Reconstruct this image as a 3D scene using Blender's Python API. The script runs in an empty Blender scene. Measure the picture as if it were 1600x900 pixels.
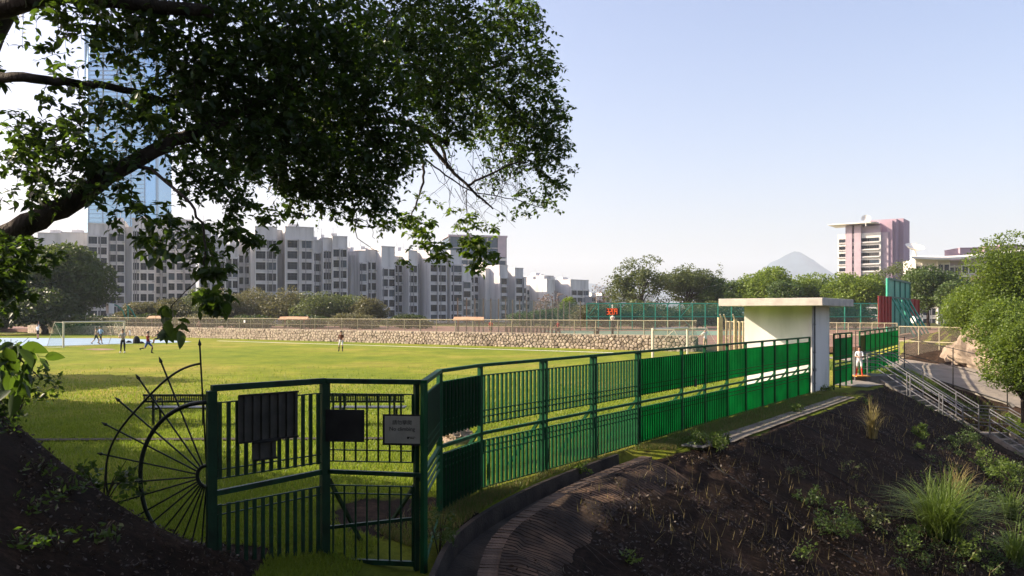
import bpy, math, random
import numpy as np
from mathutils import Vector, Matrix, noise as mnoise
random.seed(7)
RNG = np.random.default_rng(11)
R = math.radians
scene = bpy.context.scene
COL = scene.collection

# ------------------------------------------------------------------ camera, sky, sun, exposure
F, HY, H = 1250.0, 490.0, 2.8          # focal length in photo pixels, horizon row, eye height over the pitch
cam_d = bpy.data.cameras.new('camera')
cam = bpy.data.objects.new('camera', cam_d); COL.objects.link(cam)
cam.location = (0, 0, H); cam.rotation_euler = (R(90), 0, 0)
cam_d.sensor_width = 36; cam_d.lens = F / 1600 * 36; cam_d.shift_y = (HY - 450) / 1600
cam_d.clip_start = 0.05; cam_d.clip_end = 9000
scene.camera = cam
SUN_AZ, SUN_EL = R(-82), R(31)          # from +Y towards +X
sun_dir = Vector((math.sin(SUN_AZ)*math.cos(SUN_EL), math.cos(SUN_AZ)*math.cos(SUN_EL), math.sin(SUN_EL)))
w = bpy.data.worlds.new('World'); scene.world = w; w.use_nodes = True
nt = w.node_tree; bg = nt.nodes['Background']
sky = nt.nodes.new('ShaderNodeTexSky'); sky.sky_type = 'NISHITA'; sky.sun_disc = False
sky.sun_elevation = SUN_EL; sky.sun_rotation = SUN_AZ
sky.air_density = 1.2; sky.dust_density = 3.4; sky.ozone_density = 3.0; sky.altitude = 50
tint = nt.nodes.new('ShaderNodeMix'); tint.data_type = 'RGBA'; tint.blend_type = 'MULTIPLY'; tint.inputs[0].default_value = 1.0
tint.inputs[7].default_value = (1.13, 0.96, 0.99, 1); nt.links.new(sky.outputs[0], tint.inputs[6]); nt.links.new(tint.outputs[2], bg.inputs[0]); bg.inputs[1].default_value = 0.11
sd = bpy.data.lights.new('sun', 'SUN'); sd.energy = 5.0; sd.angle = R(0.5); sd.color = (1.0, 0.86, 0.66)
so = bpy.data.objects.new('sun', sd); COL.objects.link(so)
so.rotation_euler = sun_dir.to_track_quat('Z', 'Y').to_euler(); so.location = (-60, 5, 60)
scene.view_settings.view_transform = 'Standard'; scene.view_settings.look = 'None'
scene.view_settings.exposure = 1.2; scene.view_settings.gamma = 1.0
scene.cycles.max_bounces = 8; scene.cycles.transparent_max_bounces = 24
scene.cycles.transmission_bounces = 4; scene.cycles.volume_bounces = 1
scene.cycles.volume_step_rate = 4

def P(px, py, D):                       # photo pixel at distance D -> place
    return Vector(((px-800)/F*D, D, H-(py-HY)/F*D))

# ------------------------------------------------------------------ materials
def node_mat(name):
    m = bpy.data.materials.new(name); m.use_nodes = True
    return m, m.node_tree, m.node_tree.nodes['Principled BSDF']
def mat(name, c1, c2=None, scale=3.0, rough=0.8, bump=0.0, bscale=None, metal=0.0, spec=0.3, trans=0.0, detail=5, rnd=0.0, stretch=None, c3=None):
    m, t, b = node_mat(name)
    N, L = t.nodes, t.links
    b.inputs['Roughness'].default_value = rough; b.inputs['Metallic'].default_value = metal
    b.inputs['Specular IOR Level'].default_value = spec
    tc = N.new('ShaderNodeTexCoord'); co = tc.outputs['Object']
    if stretch:
        mp = N.new('ShaderNodeMapping'); mp.inputs['Scale'].default_value = stretch
        L.new(co, mp.inputs['Vector']); co = mp.outputs[0]
    c2 = c2 or tuple(x*0.75 for x in c1)
    nz = N.new('ShaderNodeTexNoise'); nz.inputs['Scale'].default_value = scale; nz.inputs['Detail'].default_value = detail
    L.new(co, nz.inputs['Vector'])
    rp = N.new('ShaderNodeValToRGB'); rp.color_ramp.elements[0].position = 0.33; rp.color_ramp.elements[1].position = 0.67
    rp.color_ramp.elements[0].color = (*c2, 1); rp.color_ramp.elements[1].color = (*c1, 1)
    if c3:
        e = rp.color_ramp.elements.new(0.5); e.color = (*c3, 1)
    L.new(nz.outputs['Fac'], rp.inputs['Fac']); col = rp.outputs[0]
    if rnd:
        oi = N.new('ShaderNodeObjectInfo'); hs = N.new('ShaderNodeHueSaturation')
        mr = N.new('ShaderNodeMapRange'); mr.inputs[3].default_value = 1-rnd; mr.inputs[4].default_value = 1+rnd
        L.new(oi.outputs['Random'], mr.inputs[0]); L.new(mr.outputs[0], hs.inputs['Value']); L.new(col, hs.inputs['Color']); col = hs.outputs[0]
    L.new(col, b.inputs['Base Color'])
    if bump:
        n2 = N.new('ShaderNodeTexNoise'); n2.inputs['Scale'].default_value = bscale or scale*6; n2.inputs['Detail'].default_value = 6
        L.new(co, n2.inputs['Vector'])
        bm_ = N.new('ShaderNodeBump'); bm_.inputs['Strength'].default_value = bump; bm_.inputs['Distance'].default_value = 0.03
        L.new(n2.outputs['Fac'], bm_.inputs['Height']); L.new(bm_.outputs[0], b.inputs['Normal'])
    if trans:
        out = N['Material Output']; tb = N.new('ShaderNodeBsdfTranslucent'); mx = N.new('ShaderNodeMixShader')
        mx.inputs[0].default_value = trans
        L.new(col, tb.inputs['Color']); L.new(b.outputs[0], mx.inputs[1]); L.new(tb.outputs[0], mx.inputs[2]); L.new(mx.outputs[0], out.inputs['Surface'])
    return m
def leaf_mat(name, dark, light, lit, trans=0.35, scale=1.0, rough=0.5):
    """foliage: clump-scale noise between two greens, translucent"""
    m, t, b = node_mat(name); N, L = t.nodes, t.links
    tc = N.new('ShaderNodeTexCoord')
    nz = N.new('ShaderNodeTexNoise'); nz.inputs['Scale'].default_value = scale; nz.inputs['Detail'].default_value = 8; nz.inputs['Roughness'].default_value = 0.75
    L.new(tc.outputs['Object'], nz.inputs['Vector'])
    rp = N.new('ShaderNodeValToRGB'); rp.color_ramp.elements[0].position = 0.35; rp.color_ramp.elements[1].position = 0.68
    rp.color_ramp.elements[0].color = (*dark, 1); rp.color_ramp.elements[1].color = (*light, 1)
    L.new(nz.outputs['Fac'], rp.inputs['Fac']); L.new(rp.outputs[0], b.inputs['Base Color'])
    b.inputs['Roughness'].default_value = rough; b.inputs['Specular IOR Level'].default_value = 0.35
    tb = N.new('ShaderNodeBsdfTranslucent'); tb.inputs['Color'].default_value = (*lit, 1)
    mx = N.new('ShaderNodeMixShader'); mx.inputs[0].default_value = trans
    L.new(b.outputs[0], mx.inputs[1]); L.new(tb.outputs[0], mx.inputs[2]); L.new(mx.outputs[0], N['Material Output'].inputs['Surface'])
    return m
def net_mat(name, color, alpha, scale=None):
    m, t, b = node_mat(name); N, L = t.nodes, t.links
    b.inputs['Base Color'].default_value = (*color, 1); b.inputs['Roughness'].default_value = 0.7
    tr = N.new('ShaderNodeBsdfTransparent'); mx = N.new('ShaderNodeMixShader')
    nz = N.new('ShaderNodeTexNoise'); nz.inputs['Scale'].default_value = 1.3
    tc = N.new('ShaderNodeTexCoord'); L.new(tc.outputs['Object'], nz.inputs['Vector'])
    mr = N.new('ShaderNodeMapRange'); mr.inputs[3].default_value = alpha*0.7; mr.inputs[4].default_value = alpha*1.3
    L.new(nz.outputs['Fac'], mr.inputs[0]); L.new(mr.outputs[0], mx.inputs[0])
    L.new(tr.outputs[0], mx.inputs[1]); L.new(b.outputs[0], mx.inputs[2]); L.new(mx.outputs[0], N['Material Output'].inputs['Surface'])
    return m

M = {}
M['green'] = mat('green_paint', (0.004, 0.085, 0.028), (0.003, 0.045, 0.016), 4, 0.6, 0.15, 60, spec=0.18)
for k_ in ('green',):
    rp_ = [n for n in M[k_].node_tree.nodes if n.type == 'VALTORGB'][0].color_ramp; e_ = rp_.elements.new(0.27); e_.color = (0.045, 0.022, 0.010, 1)
    [n for n in M[k_].node_tree.nodes if n.type == 'TEX_NOISE'][0].inputs['Scale'].default_value = 9
M['panel'] = mat('green_translucent_panel', (0.006, 0.43, 0.15), (0.005, 0.29, 0.10), 1.6, 0.45, 0.1, 20, trans=0.66)
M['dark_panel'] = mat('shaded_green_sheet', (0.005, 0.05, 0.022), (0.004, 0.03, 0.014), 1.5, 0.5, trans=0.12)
M['olive_panel'] = mat('faded_olive_panel', (0.20, 0.20, 0.04), (0.10, 0.14, 0.03), 6, 0.5, trans=0.4)
M['bar_green'] = mat('sunlit_bar_paint', (0.005, 0.11, 0.032), (0.004, 0.065, 0.02), 5, 0.6, 0.15, 60, spec=0.18)  # fence green brightened; sunlight on the lower bars is in the colour
M['gate_green'] = mat('shade_dark_gate_paint', (0.008, 0.06, 0.027), (0.004, 0.025, 0.012), 6, 0.5, 0.15, 60, spec=0.3)  # fence green darkened; the tree's shade on the gate is in the colour
M['iron'] = mat('dark_iron', (0.02, 0.035, 0.03), (0.012, 0.018, 0.015), 20, 0.45, 0.2, 90, metal=0.3)
M['board'] = mat('dark_board', (0.035, 0.035, 0.035), (0.02, 0.02, 0.02), 6, 0.6, spec=0.2)
M['grey_sheet'] = mat('grey_corrugated', (0.09, 0.085, 0.075), (0.05, 0.05, 0.045), 5, 0.6)
M['sign_face'] = mat('sign_face', (0.36, 0.36, 0.31), (0.29, 0.29, 0.25), 8, 0.5)
M['ink'] = mat('black_ink', (0.02, 0.02, 0.02), rough=0.6)
M['white'] = mat('cream_render', (0.80, 0.785, 0.75), (0.62, 0.61, 0.57), 1.1, 0.8, 0.15, 30, stretch=(1, 1, .3), c3=(.77, .755, .72))
M['roof_conc'] = mat('roof_concrete', (0.62, 0.56, 0.48), (0.46, 0.42, 0.37), 3, 0.85, 0.2, 25)
M['conc'] = mat('concrete', (0.26, 0.235, 0.20), (0.13, 0.12, 0.105), 2.5, 0.9, 0.4, 25)
M['path_conc'] = mat('path_slabs', (0.20, 0.175, 0.145), (0.10, 0.085, 0.07), 2.0, 0.95, 0.5, 25)
M['conc_dark'] = mat('shade_dark_concrete', (0.07, 0.055, 0.042), (0.025, 0.020, 0.016), 2.2, 0.95, 0.6, 25)  # darker concrete: shade in trough and on edge strip is in the colour
M['road'] = mat('road_concrete', (0.28, 0.24, 0.20), (0.19, 0.165, 0.135), 1.2, 0.9, 0.3, 20)
M['brick'] = mat('kerb_brick', (0.17, 0.115, 0.08), (0.09, 0.062, 0.045), 9, 0.9, 0.5, 40, rnd=0.3)
M['steel'] = mat('galvanised_steel', (0.27, 0.27, 0.28), (0.18, 0.18, 0.19), 12, 0.42, metal=0.6)
M['goal'] = mat('goal_paint', (0.72, 0.66, 0.52), (0.55, 0.5, 0.4), 9, 0.6)
M['fence_metal'] = mat('fence_post_paint', (0.42, 0.37, 0.24), (0.3, 0.27, 0.19), 5, 0.6)
M['fence_cream'] = mat('cream_post', (0.55, 0.46, 0.26), (0.42, 0.35, 0.2), 5, 0.7)
M['brown_post'] = mat('brown_post', (0.30, 0.235, 0.17), (0.22, 0.17, 0.12), 5, 0.7)
M['teal'] = mat('teal_paint', (0.06, 0.36, 0.24), (0.045, 0.28, 0.19), 3, 0.5)
M['teal_dark'] = mat('teal_frame', (0.02, 0.13, 0.10), (0.015, 0.1, 0.08), 3, 0.5)
M['red_panel'] = mat('red_panel', (0.30, 0.035, 0.025), (0.2, 0.025, 0.02), 3, 0.6)
M['net_wire'] = net_mat('chain_link', (0.10, 0.08, 0.055), 0.34)
M['net_green'] = net_mat('green_netting', (0.05, 0.22, 0.14), 0.42)
M['net_pale'] = net_mat('pale_netting', (0.22, 0.27, 0.22), 0.27)
M['net_goal'] = net_mat('goal_net', (0.08, 0.3, 0.2), 0.13)
M['stone'] = mat('wall_stone', (0.44, 0.37, 0.285), (0.17, 0.135, 0.10), 2.6, 0.9, 0.5, 14, c3=(0.33, 0.27, 0.215), rnd=.22)
M['mortar'] = mat('wall_mortar', (0.13, 0.105, 0.08), (0.12, 0.1, 0.08), 4, 0.95, 0.4, 20)
M['court'] = mat('court_green', (0.16, 0.24, 0.17), (0.13, 0.2, 0.15), 0.4, 0.85)
M['court_red'] = mat('court_red', (0.26, 0.14, 0.10), (0.17, 0.105, 0.08), 0.5, 0.9)
M['blue_track'] = mat('blue_court', (0.30, 0.40, 0.50), (0.24, 0.33, 0.42), 0.5, 0.8)
M['line'] = mat('white_line', (0.75, 0.72, 0.6), (0.6, 0.58, 0.45), 2, 0.8)
M['tile'] = mat('orange_roof', (0.56, 0.34, 0.20), (0.42, 0.23, 0.13), 3, 0.8)
M['dirt'] = mat('bare_dirt', (0.30, 0.20, 0.13), (0.16, 0.11, 0.07), 2, 0.95, 0.6, 20)
M['bark'] = mat('bark', (0.085, 0.065, 0.05), (0.03, 0.024, 0.018), 7, 0.9, 0.8, 40, stretch=(1, 1, 0.4))
M['bark_pale'] = mat('bark_pale', (0.22, 0.17, 0.12), (0.12, 0.09, 0.07), 5, 0.9)
M['led_box'] = mat('led_housing', (0.015, 0.015, 0.015), rough=0.5)
M['hose'] = mat('black_hose', (0.02, 0.018, 0.016), rough=0.7)
M['orange'] = mat('orange_mat', (0.75, 0.33, 0.07), (0.6, 0.26, 0.06), 8, 0.8)
M['bin'] = mat('bin_plastic', (0.06, 0.06, 0.045), rough=0.6)
M['rock'] = mat('rock', (0.36, 0.28, 0.20), (0.13, 0.1, 0.075), 0.8, 0.9, 0.8, 5, c3=(0.26, 0.2, 0.15))
M['hill'] = mat('haze_blue_hill_scrub', (0.045, 0.075, 0.10), (0.015, 0.03, 0.045), 0.012, 1.0, detail=8)  # scrub tinted blue; distance haze is partly in this colour
m_, t_, b_ = node_mat('led_light'); b_.inputs['Base Color'].default_value = (0.5, 0.05, 0.01, 1)
b_.inputs['Emission Color'].default_value = (1.0, 0.13, 0.02, 1); b_.inputs['Emission Strength'].default_value = 0.5; M['led'] = m_
M['fac_grey'] = mat('facade_grey', (0.68, 0.66, 0.645), (0.44, 0.425, 0.415), 0.55, 0.85, detail=8, c3=(0.62, 0.60, 0.59), stretch=(1, 1, .12))
M['fac_dark'] = mat('facade_recess', (0.30, 0.29, 0.30), (0.24, 0.23, 0.24), 0.2, 0.85)
M['fac_ledge'] = mat('facade_ledge', (0.68, 0.65, 0.63), (0.55, 0.53, 0.52), 0.4, 0.85)
M['fac_white'] = mat('facade_white', (0.80, 0.77, 0.70), (0.72, 0.69, 0.63), 0.2, 0.8)
M['fac_pink'] = mat('facade_pink', (0.44, 0.315, 0.37), (0.38, 0.27, 0.32), 0.2, 0.8)
M['fac_mauve'] = mat('facade_mauve', (0.50, 0.40, 0.44), (0.42, 0.34, 0.38), 0.3, 0.8)
M['curtain_glass'] = mat('curtain_glass', (0.045, 0.085, 0.13), (0.025, 0.05, 0.085), 0.15, 0.3, spec=0.35)
M['sky_glass'] = mat('pale_glass', (0.30, 0.52, 0.72), (0.24, 0.45, 0.66), 0.02, 0.2, metal=0.9)
M['sky_fin'] = mat('pale_fin', (0.22, 0.38, 0.52), rough=0.4, metal=0.7)
M['ac'] = mat('air_conditioner', (0.45, 0.44, 0.42), rough=0.7)

def window_mat():
    m, t, b = node_mat('window_glass'); N, L = t.nodes, t.links
    oi = N.new('ShaderNodeObjectInfo'); rp = N.new('ShaderNodeValToRGB'); rp.color_ramp.interpolation = 'CONSTANT'
    cr = rp.color_ramp
    cols = [(0.0, (0.015, 0.022, 0.034)), (0.4, (0.035, 0.05, 0.075)), (0.65, (0.010, 0.013, 0.02)), (0.84, (0.12, 0.115, 0.11)), (0.92, (0.08, 0.12, 0.16))]
    cr.elements[0].position = 0; cr.elements[0].color = (*cols[0][1], 1)
    cr.elements[1].position = cols[1][0]; cr.elements[1].color = (*cols[1][1], 1)
    for p, c in cols[2:]:
        e = cr.elements.new(p); e.color = (*c, 1)
    L.new(oi.outputs['Random'], rp.inputs['Fac'])
    tc = N.new('ShaderNodeTexCoord'); nz = N.new('ShaderNodeTexNoise'); nz.inputs['Scale'].default_value = 1.7
    L.new(tc.outputs['Object'], nz.inputs['Vector'])
    mx = N.new('ShaderNodeMix'); mx.data_type = 'RGBA'; mx.blend_type = 'MULTIPLY'; mx.inputs[0].default_value = 0.7
    L.new(rp.outputs[0], mx.inputs[6]); L.new(nz.outputs['Fac'], mx.inputs[7]); L.new(mx.outputs[2], b.inputs['Base Color'])
    b.inputs['Roughness'].default_value = 0.2; b.inputs['Specular IOR Level'].default_value = 0.3
    return m
M['win'] = window_mat()
M['winframe'] = mat('window_frame', (0.11, 0.11, 0.115), rough=0.6)

# ------------------------------------------------------------------ mesh helpers
WL = {}                                  # world location of every parent
def wloc(o): return WL.get(o.name, Vector((0, 0, 0))) if o else Vector((0, 0, 0))
class MB:
    def __init__(s): s.v = []; s.f = []; s.mi = []; s.k = 0
    def add(s, vs, fs):
        n = len(s.v); s.v += [tuple(v) for v in vs]; s.f += [tuple(i+n for i in f) for f in fs]; s.mi += [s.k]*len(fs); return s
    def box(s, c, size, rz=0.0):
        c = Vector(c); hx, hy, hz = size[0]/2, size[1]/2, size[2]/2; ca, sa = math.cos(rz), math.sin(rz)
        vs = []
        for z in (-hz, hz):
            for x, y in ((-hx, -hy), (hx, -hy), (hx, hy), (-hx, hy)):
                vs.append(c + Vector((x*ca-y*sa, x*sa+y*ca, z)))
        return s.add(vs, [(3,2,1,0), (4,5,6,7), (0,1,5,4), (1,2,6,5), (2,3,7,6), (3,0,4,7)])
    def bar(s, a, b, w, h=None):         # rectangular bar, w sideways, h along 'up'
        a, b = Vector(a), Vector(b); h = h or w; d = (b-a).normalized()
        up = Vector((0, 0, 1)) if abs(d.z) < 0.95 else Vector((0, 1, 0))
        x = d.cross(up).normalized(); y = x.cross(d).normalized()
        vs = [p + x*sx*w/2 + y*sy*h/2 for p in (a, b) for sx, sy in ((-1,-1), (1,-1), (1,1), (-1,1))]
        return s.add(vs, [(3,2,1,0), (4,5,6,7), (0,1,5,4), (1,2,6,5), (2,3,7,6), (3,0,4,7)])
    def tube(s, pts, rad, n=6, cap=True):
        pts = [Vector(p) for p in pts]; m = len(pts)
        if not hasattr(rad, '__len__'): rad = [rad]*m
        ref = None; vs = []; fs = []
        for i, p in enumerate(pts):
            d = (pts[min(i+1, m-1)]-pts[max(i-1, 0)]).normalized()
            if ref is None:
                ref = d.orthogonal().normalized()
            ref = (ref - d*ref.dot(d)); ref = ref.normalized() if ref.length > 1e-6 else d.orthogonal().normalized()
            q = d.cross(ref)
            for k in range(n):
                a = 2*math.pi*k/n; vs.append(p + (ref*math.cos(a)+q*math.sin(a))*rad[i])
        for i in range(m-1):
            for k in range(n):
                fs.append((i*n+k, i*n+(k+1) % n, (i+1)*n+(k+1) % n, (i+1)*n+k))
        if cap:
            fs.append(tuple(range(n-1, -1, -1))); fs.append(tuple((m-1)*n+k for k in range(n)))
        return s.add(vs, fs)
    def prism(s, poly, z0, z1):          # poly counter-clockwise
        n = len(poly); vs = [(x, y, z0) for x, y in poly]+[(x, y, z1) for x, y in poly]
        fs = [tuple(range(n-1, -1, -1)), tuple(range(n, 2*n))]+[(i, (i+1) % n, n+(i+1) % n, n+i) for i in range(n)]
        return s.add(vs, fs)
    def mesh(s, name, mats, off=Vector((0, 0, 0)), smooth=False):
        me = bpy.data.meshes.new(name)
        me.from_pydata([(x-off[0], y-off[1], z-off[2]) for x, y, z in s.v], [], s.f)
        for m in (mats if isinstance(mats, (list, tuple)) else [mats]): me.materials.append(m)
        if s.k: me.polygons.foreach_set('material_index', s.mi)
        if smooth: me.polygons.foreach_set('use_smooth', [True]*len(s.f))
        me.update(); return me
    def build(s, name, mats, parent=None, smooth=False, bevel=0.0):
        o = bpy.data.objects.new(name, s.mesh(name, mats, wloc(parent), smooth)); COL.objects.link(o)
        if parent: o.parent = parent
        if bevel:
            b = o.modifiers.new('bevel', 'BEVEL'); b.width = bevel; b.segments = 2; b.limit_method = 'ANGLE'
        WL[o.name] = wloc(parent)
        return o
def inst(name, me, parent, loc, rz=0.0, scale=None):      # a part that shares its mesh; loc in world
    o = bpy.data.objects.new(name, me); COL.objects.link(o); o.parent = parent
    o.location = Vector(loc)-wloc(parent); o.rotation_euler = (0, 0, rz)
    if scale: o.scale = scale
    return o
def np_mesh(name, V, polys_n, idx, m, parent=None, mi=None, smooth=False):
    """V (n,3), all faces with polys_n corners, idx flat"""
    me = bpy.data.meshes.new(name); off = np.array(wloc(parent)); V = np.asarray(V, dtype=np.float32)-off.astype(np.float32)
    nf = len(idx)//polys_n
    me.vertices.add(len(V)); me.vertices.foreach_set('co', V.ravel())
    me.loops.add(len(idx)); me.loops.foreach_set('vertex_index', np.asarray(idx, dtype=np.int32))
    me.polygons.add(nf); me.polygons.foreach_set('loop_start', np.arange(nf, dtype=np.int32)*polys_n)
    me.polygons.foreach_set('loop_total', np.full(nf, polys_n, dtype=np.int32))
    for q in (m if isinstance(m, (list, tuple)) else [m]): me.materials.append(q)
    if smooth: me.polygons.foreach_set('use_smooth', np.ones(nf, dtype=bool))
    me.update(calc_edges=True)
    o = bpy.data.objects.new(name, me); COL.objects.link(o)
    if parent: o.parent = parent
    WL[o.name] = wloc(parent)
    return o
def tag(o, label=None, cat=None, group=None, kind=None):
    if label: o['label'] = label
    if cat: o['category'] = cat
    if group: o['group'] = group
    if kind: o['kind'] = kind
    return o
def thing(name, loc, label, cat, group=None):
    o = bpy.data.objects.new(name, None); COL.objects.link(o); o.location = loc; o.empty_display_size = 0.2
    WL[o.name] = Vector(loc); return tag(o, label, cat, group)

# ------------------------------------------------------------------ terrain
U = Vector((0.585, 0.811, 0)); NRM = Vector((0.811, -0.585, 0)); P0 = Vector((2.73, 17.5, 0))   # the long fence: direction, outward normal, a point on it
def FL(t, s=0.0, z=0.0): return P0 + U*t + NRM*s + Vector((0, 0, z))
E = np.array([(-1.2, 2.0), (-0.55, 6.0), (-0.42, 8.6), (-0.40, 9.4), (-0.36, 10.2), (-0.22, 10.9), (0.19, 11.9), (1.1, 13.8), (2.6, 16.2),
              (5.4, 19.0), (8.5, 23.1), (11.5, 27.2), (13.7, 30.8), (16.0, 34.3), (19.0, 39.5), (21.0, 43.5), (24.0, 50.0), (60.0, 110.0)])
def crest(x, y):
    """signed distance to the crest line, positive on the falling side"""
    x = np.asarray(x, dtype=float); y = np.asarray(y, dtype=float)
    best = np.full(np.broadcast(x, y).shape, 1e9); sg = np.zeros_like(best)
    for i in range(len(E)-1):
        ax, ay = E[i]; bx, by = E[i+1]; dx, dy = bx-ax, by-ay; L2 = dx*dx+dy*dy
        t = np.clip(((x-ax)*dx+(y-ay)*dy)/L2, 0, 1)
        qx, qy = ax+t*dx-x, ay+t*dy-y; d = np.hypot(qx, qy)
        side = (x-ax)*dy-(y-ay)*dx
        m = d < best; best = np.where(m, d, best); sg = np.where(m, np.sign(side), sg)
    return best*sg
def sm(a, b, x):
    t = np.clip((x-a)/(b-a), 0, 1); return t*t*(3-2*t)
RY = np.array([18., 24., 28, 32, 36, 40, 44, 48, 54]); RX = np.array([22.6, 22.9, 23.1, 23.3, 23.3, 23.1, 22.6, 22.0, 22.0])
RZ = np.array([-2.9, -2.2, -1.75, -1.3, -0.85, -0.42, -0.12, 0.0, 0.0])
def hgt(x, y):
    x = np.asarray(x, dtype=float); y = np.asarray(y, dtype=float)
    s = crest(x, y)
    drop = 0.51*(np.sqrt(np.maximum(s, 0)**2+0.64)-0.8)
    drop = np.where(drop > 5, 5+(drop-5)*0.1, drop)
    h = -0.10*sm(-3.0, 0.0, s) - drop
    # the ground dips towards the gate and the channel
    h = h - 0.30*np.exp(-(((x+1.2)/1.5)**2+((y-9.6)/1.8)**2)) * (s < 0) - 0.12*np.exp(-(((x+1.2)/1.5)**2+((y-9.6)/1.8)**2)) * (s >= 0)
    # room for the drainage channel
    h = h - 0.45*sm(-0.62, -0.46, s)*(1-sm(0.10, 0.25, s))*(1-sm(16.3, 17.0, y))*sm(5, 6, y)
    # service road cut in the far bank
    xc = np.interp(y, RY, RX); zr = np.interp(y, RY, RZ); d = x-xc
    hl = zr-0.04-0.5*np.maximum(0, -d-2.3); hr = zr-0.04+np.minimum(0.7*np.maximum(0, d-2.2), 2.6*(1-sm(46, 58, y)))
    hroad = np.where(d > 2.2, hr, hl)
    inr = (x > 14) & (y < 60)
    h = np.where(inr & (d > -2.3), hroad, np.where(inr, np.maximum(h, hl), h))
    # the near hillside on the left, and the bank the camera stands on
    hill = (0.65*(-x-3.0)+0.10*(9-y))*(1-sm(8.3, 9.8, y+0.25*np.minimum(0, x+4)))
    hill = np.clip(hill, 0, 3.2)
    h = np.maximum(h, np.where((s < 1.5) & (hill > 0.02), hill, -99))
    h = h + np.maximum(0, 0.26*(6.3-y))*(1-sm(-1, 8, s))
    for (ax, ay, az, bx, by, bz) in ((15.85, 34.6, .0, 17.75, 31.5, -1.9), (17.75, 31.5, -1.95, 18.72, 31.35, -1.97), (18.72, 31.35, -1.97, 20.3, 28.0, -3.8)):
        dx, dy = bx-ax, by-ay; L2 = dx*dx+dy*dy; px_, py_ = -dy/math.sqrt(L2)*.55, dx/math.sqrt(L2)*.55
        t = np.clip(((x-ax-px_)*dx+(y-ay-py_)*dy)/L2, 0, 1); dd = np.hypot(ax+px_+t*dx-x, ay+py_+t*dy-y)
        h = np.where(dd < 2.4, np.minimum(h, az+(bz-az)*t-.38+.75*np.maximum(0, dd-.85)), h)
    bump = 0.035*np.sin(x*2.1+y*1.3)*np.sin(y*1.7-x*0.6)+0.02*np.sin(x*5.3+1)*np.sin(y*4.7)
    return h + bump*np.where((s > 0.4) | (hill > 0.05), 1.0, 0.12)
def H1(x, y): return float(hgt(np.array([x]), np.array([y]))[0])
def hit(px, py, d0=4.0, d1=80.0):
    """first place where the line of sight through a photo pixel meets the ground"""
    D = np.linspace(d0, d1, 3000); x = (px-800)/F*D; z = H-(py-HY)/F*D
    k = np.nonzero(z < hgt(x, D))[0]
    k = k[0] if len(k) else -1
    return Vector((x[k], D[k], float(hgt(x[k:k+1] if k >= 0 else x[-1:], D[k:k+1] if k >= 0 else D[-1:])[0])))

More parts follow.
